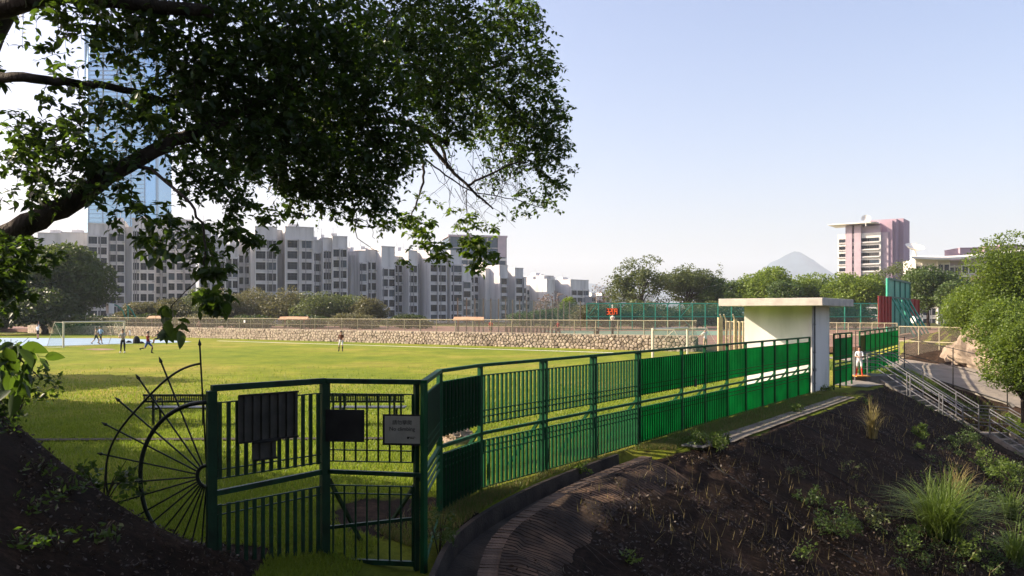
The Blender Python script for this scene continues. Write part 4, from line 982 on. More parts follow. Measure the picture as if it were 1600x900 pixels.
# left to right
block(-130, 214, 16, [(-60, 372, 2, 4), (-40, 366, 0, 1), (40, 368, 3, 5), (62, 378, 0, 1), (100, 366, 2, 3), (141, 366, 3, 3)], 2.9, 'grey white apartment block at the far left behind the round tree', group='apartment blocks beyond the courts')
block(139, 218, 22, [(170, 352, 3, 2), (196, 347, 1.5, 2), (208, 356, 0, 0), (243, 345, 4, 3), (262, 350, 2, 2), (300, 346, 3.5, 3), (306, 362, -1, 0)], 2.85, 'grey apartment block rising just right of the round tree, below the glass skyscraper', group='apartment blocks beyond the courts')
block(311, 205, 22, [(330, 352, 1, 1), (352, 372, 0, 2), (373, 384, .5, 2), (391, 378, -2, 2), (397, 378, 1.5, 0), (431, 357, 3, 2), (443, 359, -3, 0), (487, 358, 4, 2), (502, 377, 1.5, 1), (516, 374, 2.5, 1), (539, 372, 3.5, 2)], 2.85, 'tall grey apartment block left of centre behind the brown bushes', group='apartment blocks beyond the courts')
block(548, 225, 37, [(553, 400, 0, 0), (566, 394, 3, 1), (583, 392, 2, 2), (604, 388, 5, 2, 6.0), (626, 402, 1, 3, 2.2), (640, 394, 4.5, 1, 4), (652, 396, 1, 1), (678, 394, 7, 2, 4), (684, 402, -2, 0), (702, 395, 7, 1, 4)], 2.9, 'stepped grey apartment block at the centre with slanting sunlit side walls', group='apartment blocks beyond the courts')
block(703, 262, 40, [(719, 417, 6, 1, 5), (732, 416, 3, 1, 3.5), (750, 425, -1, 2, 1.5), (757, 421, 3, 0), (770, 417, 8, 1, 4), (784, 420, 2, 1), (797, 421, 7, 1)], 2.9, 'grey apartment block right of centre under the glass office', group='apartment blocks beyond the courts')
block(797, 315, 42, [(812, 434, 4, 2, 4), (830, 446, -1, 2, 1.5), (842, 438, 9, 0), (857, 432, 3, 1, 5), (867, 434, 0, 1, 5), (895, 439, 9, 3, 4)], 2.9, 'lowest apartment block at the right end of the row', group='apartment blocks beyond the courts')

# glass office
def office():
    t = thing('glass_office', P(735, 500, 420), 'dark blue glass office block rising behind the apartments, centre', 'building')
    th = R(14); D = 420; x0, x1 = (694-800)/F*D, (784-800)/F*(D+8); zt = H-(371-HY)/F*D
    c_ = Vector(((x0+x1)/2, D+10, 0)); wd = x1-x0
    u = Vector((math.cos(th), math.sin(th), 0)); n = Vector((math.sin(th), -math.cos(th), 0))
    mb = MB(); mb.box((c_.x, c_.y, zt/2), (wd, 22, zt), th); mb.build('curtain_wall', M['curtain_glass'], t)
    mb = MB(); mb.box((c_.x, c_.y, zt+.6), (wd+1.5, 23.5, 1.0), th); mb.build('roof', M['fac_mauve'], t)
    f_ = c_+n*11.15
    for z, h_ in ((zt-11.5, 1.2), (zt-18, .8), (zt-24, 1.0), (zt-5.5, .25)):
        mb = MB(); mb.box((f_.x, f_.y, z), (wd+.3, .5, h_), th); mb.build('floor_band', M['fac_ledge'], t)
    for k in range(13):
        q_ = f_+u*(-wd/2+wd*k/12); mb = MB(); mb.box((q_.x, q_.y, zt/2+4), (.35 if k % 4 else .8, .35, zt-8), th); mb.build('mullion', M['fac_dark'] if k % 4 == 0 else M['curtain_glass'], t)
    q_ = f_+u*(wd/2-2.2)+n*.1; mb = MB(); mb.box((q_.x, q_.y, zt-5), (4.4, .6, 10.5), th); mb.build('end_wall', M['fac_mauve'], t)
office()
# skyscraper
def skyscraper():
    D = 820; t = thing('glass_skyscraper', P(200, 500, D), 'very tall pale blue glass skyscraper seen through the leaves at left', 'skyscraper')
    z1 = H-(62-HY)/F*D; zb = -8
    def ring(z, k): 
        cx = (199-800)/F*D; w_, d_ = 35.5*k, 22*k; c_ = 7*k
        return [(cx-w_+c_, D-d_, z), (cx+w_-c_, D-d_, z), (cx+w_, D-d_+c_, z), (cx+w_, D+d_, z), (cx-w_, D+d_, z), (cx-w_, D-d_+c_, z)]
    mb = MB(); rs = [(zb, 1.04), (60, 1.02), (150, 1.0), (z1-30, .98), (z1, .93)]
    for z, k in rs: mb.v += ring(z, k)
    for j in range(len(rs)-1):
        for i in range(6): mb.f.append((j*6+i, j*6+(i+1) % 6, j*6+6+(i+1) % 6, j*6+6+i)); mb.mi.append(0)
    mb.f.append(tuple(24+i for i in range(6))); mb.mi.append(0); mb.build('curtain_wall', M['sky_glass'], t)
    cx = (199-800)/F*D; bd = MB()
    for z in np.arange(10, z1-4, 4.2): bd.box((cx, D-22.4, z), (57, .5, .5))
    o = bd.build('floor_bands', M['sky_fin'], t); o['kind'] = 'stuff'
    for k in range(5):
        x = cx-28+56*k/4; mb = MB(); mb.box((x, D-22.6, z1/2), (.7, .8, z1-6)); mb.build('fin', M['sky_fin'], t)
    for s in (-1, 1):
        mb = MB(); mb.box((cx+s*35.5, D-12, z1/2+2), (1.4, 5, z1+6)); mb.build('corner_fin', M['sky_fin'], t)
skyscraper()
# pink and white tower
def pink_tower():
    D = 300; th = R(-36); u = Vector((math.cos(th), math.sin(th), 0)); n = Vector((math.sin(th), -math.cos(th), 0))
    A = Vector(((1309-800)/F*D, D, 0)); t = thing('pink_tower', (A.x, A.y, -5), 'white and mauve tower with a jutting white roof canopy on the right', 'building')
    def sat(px, o_=0.0): k = (px-800)/F; B = A+n*o_; return (k*B.y-B.x)/(u.x-k*u.y)
    def bx(name, s0, s1, n0, n1, za, zb_, m):
        c_ = A+u*((s0+s1)/2)+n*((n0+n1)/2); mb = MB(); mb.box((c_.x, c_.y, (za+zb_)/2), (s1-s0, abs(n1-n0), zb_-za), th); return mb.build(name, M[m], t)
    sR = sat(1376); Dm = 292; z = lambda y: H-(y-HY)/F*Dm
    bx('wall', 0, sR, -12, 0, -5, z(363), 'fac_white'); fh = 2.68
    s1, s2 = sat(1322), sat(1345)
    bx('stair_tower', s1, sat(1332), -6, .9, -5, z(350), 'fac_mauve'); bx('stair_tower', sat(1335.5), s2+.2, -6, .9, -5, z(350), 'fac_mauve')
    bx('roof_storey', s1+.2, sR-.3, -11, -1, z(364), z(352), 'fac_mauve')
    bx('service_core', sR-5, sR+4.6, -16, -3.5, -5, z(342), 'fac_pink'); bx('service_core', sR+1.8, sR+3.6, -9, -1.5, -5, z(345), 'fac_pink')
    bx('side_wing', sR+.02, sR+2.4, -12.5, -1.0, -5, z(363), 'fac_mauve'); bx('service_core', sR+3.6, sR+6.2, -20, -8, -5, z(340), 'fac_pink')
    o = bx('roof_canopy', -2.6, s2+6, -8, 3.4, z(349), z(347.2), 'fac_white')
    led = MB()
    for k in range(12):
        zf = z(371)-k*fh; 
        for a_, b_2 in ((.4, s1-.2), (s1+1.6, sat(1335)-.2), (s2+.7, s2+3.0), (sR-7.6, sR-.6)):
            w_ = b_2-a_; q_ = A+u*((a_+b_2)/2)+n*.05
            inst('window', win_mesh(w_, 1.35, max(2, round(w_/.8))), t, (q_.x, q_.y, zf-.65), th)
        c_ = A+u*(sR/2)+n*.2; led.box((c_.x, c_.y, zf-1.55), (sR-.2, .4, .3), th)
        c_ = A+u*(sR-4.1)+n*.3; led.box((c_.x, c_.y, zf-1.7), (7.4, .6, .3), th)
    o = led.build('ledges', M['fac_ledge'], t); o['kind'] = 'stuff'
    mb = MB(); c_ = P(1353, 343, 290); mb.tube([c_-Vector((0, 0, 2.4)), c_], .15, 6); dish(mb, c_, 1.6, Vector((-.3, -.8, .5))); mb.build('satellite_dish', M['fac_white'], t)
    return t
def dish(mb, c_, r_, ax):
    ax = ax.normalized(); x = ax.orthogonal().normalized(); y = ax.cross(x); n0 = len(mb.v); nr, ns = 4, 18
    for j in range(nr+1):
        for i in range(ns):
            a = 2*math.pi*i/ns; rr_ = r_*j/nr; mb.v.append(tuple(c_+(x*math.cos(a)+y*math.sin(a))*rr_+ax*(rr_*rr_/r_*.42)))
    for j in range(nr):
        for i in range(ns): mb.f.append((n0+j*ns+i, n0+j*ns+(i+1) % ns, n0+(j+1)*ns+(i+1) % ns, n0+(j+1)*ns+i)); mb.mi.append(mb.k)
pink_tower()
block(1408, 300, -20, [(1424, 428, 0, 1, 1.2)], 2.9, 'low mauve wing between the pink tower and the big dish', wall='fac_mauve', roofbits=False)
t = thing('satellite_dish', P(1429, 400, 240), 'large white satellite dish standing on the long white roofed block', 'satellite dish')
c_ = P(1428, 390.5, 240); mb = MB(); dish(mb, c_, 2.75, Vector((.06, -.42, .9))); mb.build('reflector', M['fac_white'], t)
mb = MB(); mb.tube([P(1429, 405, 240.5), P(1429, 391, 240.5)], [.9, .35], 8); mb.build('pedestal', M['fac_white'], t)
mb = MB(); mb.tube([c_+Vector((-2, 0, .9)), c_+Vector((0, -1.2, 2.1)), c_+Vector((2, 0, .9))], .05, 4); mb.build('feed_arm', M['fac_white'], t)
block(1430, 236, -12, [(1463, 406, 0, 3, 1.6, 'fac_white'), (1482, 405, 1, 2, 1.4, 'fac_white'), (1500, 408, 0, 2, 1.6, 'fac_mauve'), (1545, 407, 1, 4, 1.4, 'fac_mauve'), (1600, 403, 0, 5, 1.5, 'fac_mauve')], 3.1,
      'long mauve and white block with ribbon windows at the far right behind the trees', wall='fac_mauve', ledge='fac_white', roofbits=False, pier=.3)
# its swept roof and the pink block behind
t = thing('swept_roof', P(1500, 400, 232), 'long sweeping cream roof slab capping the mauve and white block', 'roof')
mb = MB()
for i in range(21):
    px = 1424+190*i/20; yy = 400.5+2.2*math.sin(math.pi*i/12)-6.0*(i/20)**2; 
    for D_, dy in ((229, 3.2), (229, 0), (252, -5-3*i/20)): v = P(px, yy+dy, 229); mb.v.append((v.x*D_/229 if D_ != 229 else v.x, D_, v.z+(1.0 if D_ > 240 else 0)))
for i in range(20):
    for k in range(2): a = i*3+k; mb.f.append((a, a+3, a+4, a+1)); mb.mi.append(0)
o = mb.build('roof_slab', M['fac_white'], t); s_ = o.modifiers.new('solid', 'SOLIDIFY'); s_.thickness = .5
block(1500, 290, -6, [(1521, 388, 0, 0), (1536, 387, -1, 2, 1.5), (1541, 388, 1, 0), (1560, 385, 0, 2, 1.5), (1600, 384, 1, 2, 1.5)], 3.0, 'pink upper block showing above the swept roof at far right', wall='fac_pink', ledge='fac_pink', roofbits=False, ybase=410)
# small pale blocks in the gap
block(902, 330, 4, [(925, 464, 0, 0)], 3, 'plain blue grey wall building low in the gap right of the apartments', wall='fac_dark', roofbits=False)
block(924, 345, 10, [(931, 458, 0, 1, 1.5), (940, 463, 1, 1, 1.5), (953, 458, 0, 2, 1.5), (976, 459, 1, 0), (1020, 461, 0, 0)], 3, 'low cream building behind the bare tree in the gap', wall='fac_white', roofbits=False)

# ------------------------------------------------------------------ hills
def hill(name, prof, D, label_kind='structure', depth=500):
    mb = MB(); n = len(prof)
    px = np.linspace(prof[0][0], prof[-1][0], 90); py = np.interp(px, [p[0] for p in prof], [p[1] for p in prof])
    for i, (x, y) in enumerate(zip(px, py)):
        y += 1.1*mnoise.noise(Vector((x*.09, 1.3, 0)))+.5*mnoise.noise(Vector((x*.4, 4, 0)))
        top = P(x, y, D)
        for f, zf in ((-1, 0), (-.55, .42+.1*mnoise.noise(Vector((x*.05, 2, 7)))), (-.25, .75), (0, 1), (.5, .6), (1, 0)):
            mb.v.append((top.x*(1+0.0*f), D+depth*f, -4+(top.z+4)*zf))
    for i in range(len(px)-1):
        for k in range(5): a = i*6+k; mb.f.append((a, a+6, a+7, a+1)); mb.mi.append(0)
    return tag(mb.build(name, M['hill'], smooth=True), kind='structure')
hill('far_mountain', [(1120, 470), (1150, 447), (1175, 432), (1192, 421), (1203, 411), (1213, 407), (1228, 399), (1241, 392.5), (1248, 393.5), (1258, 399), (1272, 407), (1290, 420), (1312, 438), (1360, 455), (1420, 470)], 4800, depth=900)
hill('far_hills', [(820, 470), (880, 446), (905, 441), (930, 444), (965, 452), (1020, 449), (1060, 444), (1100, 452), (1180, 456), (1300, 452), (1400, 470)], 5000, depth=700)

# ------------------------------------------------------------------ vegetation helpers
def leaves(centers, size, up=0.35, narrow=0.5, rng=RNG):
    """small folded leaves at the given centres: two triangles sharing the midrib"""
    n = len(centers); d = rng.normal(size=(n, 3)); d[:, 2] *= 0.6; d[:, 2] -= up; d /= np.linalg.norm(d, axis=1)[:, None]
    a = rng.normal(size=(n, 3)); s = np.cross(d, a); s /= np.linalg.norm(s, axis=1)[:, None]; q = np.cross(d, s)
    L = size*(0.65+0.7*rng.random(n))[:, None]; W_ = L*narrow*(.8+.4*rng.random(n))[:, None]
    b = centers; tip = b+d*L; m1 = b+d*L*.45+s*W_*.5+q*W_*.12; m2 = b+d*L*.45-s*W_*.5+q*W_*.12
    V = np.stack([b, m1, tip, m2], 1).reshape(-1, 3)
    i0 = np.arange(n)*4; idx = np.stack([i0, i0+1, i0+2, i0, i0+2, i0+3], 1).reshape(-1)
    return V, idx
def blob_points(c_, r_, n, rng=RNG, shell=0.45):
    v = rng.normal(size=(n, 3)); v /= np.linalg.norm(v, axis=1)[:, None]
    k = rng.random(n)**(1/3)*(1-shell)+shell*(.75+.25*rng.random(n)); return np.array(c_)+v*np.array(r_)*k[:, None]
def tree(name, px, ytop, ybase, wpx, D, label, m, cat='tree', pos=None, n=5000, leaf=.35, lobes=16, group=None, trunk='bark', bush=False, flat=.85, gaps=0.0, zb=0.4, seed=0, cz=None, trunk_r=None):
    rng = np.random.default_rng(seed+abs(int(px))); x = (px-800)/F*D; zt = H-(ytop-HY)/F*D
    if pos: x, D, zt, px_w = pos; wpx = px_w*F/D
    zbase = min(zb, zt-1)
    Wd = wpx/F*D; Ht = zt-zbase; t = thing(name, (x, D, zbase), label, cat, group)
    c0 = zbase+(Ht*.5 if bush else Ht*.58); rx, rz_ = Wd/2, Ht*(.5 if bush else .42)
    pts_ = []; ends = []
    for k in range(lobes):
        a = rng.random()*6.283; e = math.asin(rng.uniform(-.75, 1)); rr = rng.uniform(.35, .78)
        cx_, cy_, cz_ = x+math.cos(a)*math.cos(e)*rx*rr, D+math.sin(a)*math.cos(e)*rx*rr*.8, c0+math.sin(e)*rz_*rr
        lr = rng.uniform(.26, .46)
        ends.append((cx_, cy_, cz_)); pts_.append(blob_points((cx_, cy_, cz_), (rx*lr, rx*lr*.85, rz_*lr*1.15*flat), int(n/lobes*(lr/.36)**2), rng))
    if gaps < .5: pts_.append(blob_points((x, D, c0), (rx*.62, rx*.6, rz_*.7), int(n*.18), rng))
    C = np.concatenate(pts_)
    if gaps:
        keep = np.array([mnoise.noise(Vector(p)*(2.2/max(1, rx))*1.2+Vector((seed, 3, 1))) > gaps-.45 for p in C]); C = C[keep]
    C = C[C[:, 2] > zbase-.2]
    V, idx = leaves(C, leaf, .15, .62, rng); np_mesh('crown', V, 3, idx, m, t)
    mb = MB(); tr_ = trunk_r or Wd*.022
    base = Vector((x, D, zbase-.4)); fork = Vector((x+rng.uniform(-.3, .3), D, zbase+Ht*(.12 if bush else .3)))
    mb.tube([base, base.lerp(fork, .5)+Vector((rng.uniform(-.1, .1)*rx*.3, 0, 0)), fork], [tr_*1.3, tr_, tr_*.85], 7)
    for e_ in ends[:12]:
        ev = Vector(e_); md = fork.lerp(ev, .5)+Vector((0, 0, Ht*.05)); mb.tube([fork, md, ev], [tr_*.55, tr_*.35, tr_*.12], 5)
    mb.build('trunk', M[trunk], t)
    return t
LM = {}
LM['dark'] = leaf_mat('leaf_dark', (0.020, 0.035, 0.012), (0.055, 0.075, 0.018), (0.10, 0.15, 0.02), .25, .35)
LM['round'] = leaf_mat('leaf_round_tree', (0.016, 0.034, 0.009), (0.07, 0.105, 0.018), (0.12, 0.17, 0.02), .3, .5)
LM['brown'] = leaf_mat('leaf_brown', (0.07, 0.072, 0.03), (0.165, 0.16, 0.065), (0.19, 0.18, 0.06), .3, .4)
LM['olive'] = leaf_mat('leaf_olive', (0.045, 0.065, 0.02), (0.13, 0.16, 0.05), (0.17, 0.21, 0.05), .3, .5)
LM['bright'] = leaf_mat('leaf_bright', (0.05, 0.09, 0.015), (0.22, 0.29, 0.035), (0.26, 0.36, 0.03), .35, .4)
LM['mid'] = leaf_mat('leaf_mid', (0.03, 0.06, 0.018), (0.10, 0.15, 0.035), (0.13, 0.2, 0.03), .3, .5)
LM['bare'] = leaf_mat('leaf_sparse', (0.16, 0.11, 0.09), (0.24, 0.18, 0.13), (0.2, 0.15, 0.1), .2, .5)
LM['shrub'] = leaf_mat('leaf_shrub', (0.035, 0.065, 0.012), (0.15, 0.21, 0.030), (0.26, 0.36, 0.03), .38, 1.2)
LM['canopy'] = leaf_mat('leaf_canopy', (0.016, 0.036, 0.010), (0.042, 0.080, 0.018), (0.13, 0.23, 0.02), .34, 2.0, .42)
LM['weed'] = leaf_mat('leaf_weed', (0.06, 0.10, 0.02), (0.15, 0.20, 0.04), (0.2, 0.3, 0.04), .35, 3)
LM['dry'] = leaf_mat('leaf_dry', (0.20, 0.15, 0.06), (0.32, 0.27, 0.10), (0.3, 0.25, 0.08), .3, 5)
LM['grass'] = leaf_mat('grass_blade', (0.09, 0.145, 0.012), (0.21, 0.265, 0.025), (0.25, 0.34, 0.03), .42, .8)
LM['litter'] = leaf_mat('dead_leaf', (0.025, 0.018, 0.013), (0.10, 0.068, 0.048), (0.1, 0.07, 0.04), .1, 6)

T = tree
T('round_tree', 92, 386, 500, 168, 112, 'big round dark green tree at the far left beyond the courts', LM['round'], n=26000, leaf=.5, lobes=40, zb=.3)
T('shrub', 70, 446, 500, 210, 108, 'dark undergrowth below the big round tree', LM['dark'], 'bush', n=8000, leaf=.45, bush=True, lobes=26)
T('shrub', -40, 440, 500, 130, 105, 'dark bush at the very left edge beyond the fence', LM['dark'], 'bush', n=4000, leaf=.4, bush=True)
G1 = 'brownish bushes behind the courts'
for i, (px, yt, wp, dd, mk) in enumerate([(312, 458, 60, 128, 'olive'), (352, 455, 70, 132, 'brown'), (398, 452, 80, 136, 'brown'), (446, 451, 76, 134, 'brown'), (494, 458, 70, 130, 'olive'), (536, 461, 66, 132, 'olive'), (574, 468, 50, 128, 'brown'), (266, 470, 60, 126, 'brown'), (216, 471, 60, 126, 'brown')]):
    T('bush', px, yt-7, 500, wp*1.45, dd, ['leftmost green brown bush in the row under the apartments', 'second tall brown bush from the left in the row', 'brown bush left of the middle orange shelter', 'tallest brown bush above the middle orange shelter', 'olive bush right of the middle orange shelter', 'olive bush under the gap between two apartment blocks', 'small brown bush at the right end of the row', 'low brown thicket above the leftmost orange shelter', 'low brown thicket beside the basketball stand'][i], LM[mk], 'bush', n=6600, leaf=.30, lobes=24, group=G1, bush=True, trunk='bark_pale', seed=i)
# behind the green court fence
T('sparse_tree', 940, 432, 505, 34, 150, 'thin nearly leafless pinkish tree in the gap left of the airy olive trees', LM['bare'], n=700, leaf=.3, lobes=14, gaps=.4, trunk='bark_pale', zb=1, trunk_r=.12)
T('airy_tree', 1000, 403, 510, 112, 128, 'airy olive tree with leaning trunk and open crown, left of its pair', LM['olive'], n=10500, leaf=.34, lobes=28, gaps=.38, zb=1, trunk_r=.22)
T('airy_tree', 1074, 408, 510, 118, 132, 'fuller olive tree in the middle above the green court fence', LM['olive'], n=14000, leaf=.34, lobes=30, gaps=.28, zb=1, seed=4)
T('sparse_tree', 1125, 411, 500, 34, 150, 'wispy bare topped tree between the olive and bright green trees', LM['olive'], n=800, leaf=.3, lobes=12, gaps=.4, zb=1, seed=2, trunk_r=.12)
T('leafy_tree', 1140, 428, 512, 84, 128, 'dark green tree squeezed left of the bright green mass', LM['mid'], n=8000, leaf=.34, lobes=22, zb=1)
T('leafy_tree', 1192, 415, 512, 118, 126, 'brightest yellow green tree above the white block roof', LM['bright'], n=13000, leaf=.34, lobes=30, zb=1)
T('leafy_tree', 1258, 423, 512, 116, 128, 'bright green tree right above the corner of the white block roof', LM['bright'], n=12000, leaf=.34, lobes=28, zb=1, seed=3)
T('leafy_tree', 1222, 438, 512, 70, 118, 'lower green tree directly behind the white block', LM['mid'], n=8000, leaf=.34, lobes=22, zb=1, seed=8)
T('leafy_tree', 1300, 432, 512, 80, 124, 'dark green tree just right of the white block roof', LM['mid'], n=7000, leaf=.34, lobes=22, zb=1, seed=5)
T('leafy_tree', 1336, 419, 512, 104, 118, 'green tree below the pink tower', LM['bright'], n=11000, leaf=.34, lobes=28, zb=1, seed=6)
T('airy_tree', 1398, 402, 470, 96, 140, 'brownish olive tree top behind the teal board', LM['olive'], n=8000, leaf=.3, lobes=26, gaps=.3, zb=1, seed=7)
T('leafy_tree', 1452, 408, 512, 112, 112, 'dark leafy tree right of the teal board', LM['mid'], n=14000, leaf=.34, lobes=30, zb=.5, seed=9)
T('leafy_tree', 1500, 436, 520, 100, 100, 'shaded tree between the teal board and the right shrubbery', LM['mid'], n=10000, leaf=.32, lobes=26, zb=0, seed=12)
T('airy_tree', 1530, 418, 500, 100, 118, 'grey twiggy tree in front of the mauve block', LM['bare'], n=3500, leaf=.3, lobes=26, gaps=.35, zb=1, seed=10, trunk_r=.15)
G2 = 'scrub on the bank behind the green court fence'
for i, px in enumerate([925, 962, 1002, 1045, 1090, 1135, 1290, 1335]):
    T('scrub_bush', px, 466+(i*5) % 9, 512, 78, 119, ['scrub by the left end of the green court fence', 'scrub behind the lit digits', 'scrub behind the green fence right of the digits', 'scrub below the fuller olive tree', 'scrub above the football goal', 'dark scrub left of the white block', 'scrub right of the white block', 'scrub behind the short green fence piece'][i], LM['olive' if i % 3 else 'brown'], 'bush', n=6000, leaf=.28, lobes=20, group=G2, bush=True, zb=.2, seed=30+i)
T('yellow_tree', 890, 456, 505, 36, 132, 'small yellow green tree in front of the lowest apartment block', LM['bright'], n=2600, leaf=.32, lobes=12, zb=.5)
T('sparse_tree', 862, 450, 505, 60, 138, 'pinkish bare trees in front of the lowest apartment block', LM['bare'], n=1500, leaf=.3, lobes=16, gaps=.35, zb=.5, seed=3, trunk_r=.12)
for i, px in enumerate([818, 850, 882]):
    T('scrub_bush', px, 480, 512, 56, 128, ['green bush behind the tall brown posts, left', 'green bush behind the tall brown posts, middle', 'green bush behind the tall brown posts, right'][i], LM['mid'], 'bush', n=3000, leaf=.26, lobes=14, bush=True, group=G2, seed=50+i)
# big shrubbery on the right bank
T('large_shrub', 1588, 360, 640, 180, 44, 'tallest shrub at the right edge with sky behind its thin top', LM['shrub'], 'shrub', n=30000, leaf=.13, lobes=44, zb=-.2, seed=1, gaps=.12)
T('large_shrub', 1545, 440, 600, 150, 46, 'broad shrub arching over the rocks beside the road', LM['shrub'], 'shrub', n=26000, leaf=.125, lobes=42, bush=True, zb=.9, seed=2, gaps=.1)
T('large_shrub', 1600, 490, 660, 160, 30, 'lowest shrub at the right edge hanging over the road railing', LM['shrub'], 'shrub', n=16000, leaf=.10, lobes=34, bush=True, zb=-.9, seed=15, gaps=.1)
T('large_shrub', 1600, 462, 640, 170, 36, 'dense shrub low at the right edge above the road', LM['shrub'], 'shrub', n=22000, leaf=.11, lobes=40, bush=True, zb=.4, seed=3, gaps=.1)
T('large_shrub', 1520, 440, 560, 120, 52, 'shrub rising behind the rocks beside the mauve block', LM['shrub'], 'shrub', n=16000, leaf=.14, lobes=30, bush=True, zb=.9, seed=14, gaps=.1)
T('large_shrub', 1508, 540, 600, 50, 47, 'low shrub on the bare bank above the rocks', LM['shrub'], 'shrub', n=5000, leaf=.11, lobes=18, bush=True, zb=.9, seed=16)
T('large_shrub', 1492, 500, 560, 56, 50, 'small rounded shrub behind the chain link gate', LM['shrub'], 'shrub', n=6000, leaf=.12, lobes=20, bush=True, zb=.3, seed=4)
# off-frame trees to the left whose shade falls on the pitch and on the gate
T('shade_tree', -420, 190, 560, 420, 24, 'leafy tree left of the frame shading the near pitch', LM['dark'], n=14000, leaf=.5, lobes=30, zb=0, seed=61)
T('shade_tree', -260, 270, 560, 330, 34, 'second leafy tree left of the frame beside the pitch', LM['dark'], n=13000, leaf=.5, lobes=30, zb=0, seed=62)
T('shade_tree', -480, 0, 0, 0, 10, 'tree on the left bank just outside the frame', LM['dark'], n=9000, leaf=.3, lobes=26, zb=1, seed=64, gaps=.05, pos=(-13.6, 12.0, 9.5, 9.0))
T('shade_tree', -500, 0, 0, 0, 10, 'tree at the left corner of the pitch outside the frame', LM['dark'], n=9000, leaf=.32, lobes=26, zb=0, seed=65, gaps=.05, pos=(-20.0, 15.3, 9.5, 8.0))
T('shade_tree', -520, 0, 0, 0, 10, 'low tree beside the pitch left of the frame', LM['dark'], n=9000, leaf=.32, lobes=26, zb=0, seed=66, gaps=.0, pos=(-21.5, 20.5, 7.5, 8.5))
T('shade_tree', -900, -60, 560, 700, 15, 'broad tree on the hillside left of the frame', LM['dark'], n=12000, leaf=.32, lobes=30, zb=1, seed=63, gaps=.15)
for i, (ps, lb) in enumerate([((8, -6, 13, 15), 'unseen tree added for shade behind the viewer, to the right'), ((-8, -7, 13, 15), 'unseen tree added for shade behind the viewer, to the left'), ((0, -13, 17, 18), 'tallest unseen tree added for shade behind the viewer'), ((17.5, 5, 11, 13), 'unseen tree added for shade across the gully, right of the viewer'), ((24, 14, 9, 11), 'farther unseen tree added for shade across the gully')]):  # unseen trees, added to hold back sky light and deepen the near shade
    T('shade_tree', 100, 0, 0, 0, 10, lb, LM['dark'], n=9000, leaf=.75, lobes=26, zb=-2 if i >= 3 else 1.5, seed=70+i, pos=ps)
hedge_labels = ['leftmost', 'second', 'third', 'fourth', 'fifth', 'sixth', 'seventh', 'eighth', 'ninth']
for i, px in enumerate(range(-20, 700, 82)):
    T('hedge', px, 489, 512, 96, 121, hedge_labels[i]+' clump from the left of the dark hedge behind the chain link', LM['brown' if i % 3 == 1 else 'dark'], 'hedge', n=4200, leaf=.32, lobes=18, group='dark hedge behind the courts', bush=True, zb=.2, seed=90+i)
# ------------------------------------------------------------------ the big overhanging tree
big = thing('overhanging_tree', (-5.2, 6.6, 1.6), 'large dark tree leaning in from the left whose leafy boughs fill the upper left', 'tree')
rng = np.random.default_rng(5)
limb = MB()
def path(pts_, r0, r1, n=8, wob=.02):
    q = [P(*p) if isinstance(p, tuple) else Vector(p) for p in pts_]; q = smooth_line(q, 2); m = len(q)
    q = [v+Vector((rng.normal()*wob*.3, rng.normal()*wob, rng.normal()*wob*.3)) for v in q]
    limb.tube(q, [r0+(r1-r0)*(i/(m-1))**.8 for i in range(m)], n); return q
path([P(-330, 700, 6.4), P(-260, 560, 6.4), P(-150, 460, 6.4), P(0, 372, 6.4), P(70, 338, 6.5), P(130, 304, 6.6), P(190, 262, 6.8), P(250, 230, 7), P(310, 205, 7.2), P(380, 170, 7.5), P(470, 130, 8)], .14, .035, 10)
path([P(-150, 460, 6.4), P(-80, 300, 6.8), P(-40, 120, 7), P(40, -60, 7.2)], .16, .08)
path([P(-80, 112, 6.9), P(0, 119, 6.6), P(60, 124, 6.6), P(130, 130, 6.8), P(200, 140, 7), P(280, 165, 7.3), P(360, 175, 7.8), P(470, 185, 8.6)], .05, .02)
path([P(-20, 20, 6.8), P(90, -15, 6.6), P(200, 5, 6.6), P(330, 20, 6.9)], .1, .05)
path([P(200, 255, 6.8), P(240, 265, 6.5), P(275, 295, 6.4), P(310, 330, 6.3), P(322, 380, 6.3), P(318, 430, 6.3)], .02, .006, 5)
path([P(380, 170, 7.5), P(470, 200, 8.6), P(560, 190, 9.6), P(640, 190, 10.5), P(700, 225, 11)], .05, .035)
R2 = [([(640, 190, 10.5), (665, 215, 11), (700, 262, 11), (730, 290, 11), (770, 325, 11)], .045, .01), ([(640, 190, 10.5), (660, 250, 10.6), (664, 270, 10.6), (655, 310, 10.5), (640, 345, 10.4)], .035, .006),
      ([(700, 262, 11), (690, 225, 11.1), (660, 195, 11.2)], .02, .03), ([(730, 290, 11), (790, 260, 11.4), (830, 250, 11.6)], .02, .008), ([(665, 250, 10.8), (700, 275, 10.9), (735, 300, 11), (800, 310, 11.2), (850, 325, 11.3)], .014, .004),
      ([(640, 150, 10.5), (740, 120, 11.5), (800, 90, 12)], .05, .02), ([(740, 120, 11.5), (800, 170, 12), (860, 220, 12)], .03, .01), ([(730, 290, 11), (728, 340, 11), (735, 380, 10.9)], .008, .003),
      ([(545, 300, 8.2), (560, 340, 8.2), (552, 370, 8.2), (590, 392, 8.2)], .007, .003), ([(560, 340, 8.2), (580, 350, 8.2), (584, 372, 8.2)], .005, .002)]
for p_, a, b in R2: path(p_, a, b, 6)
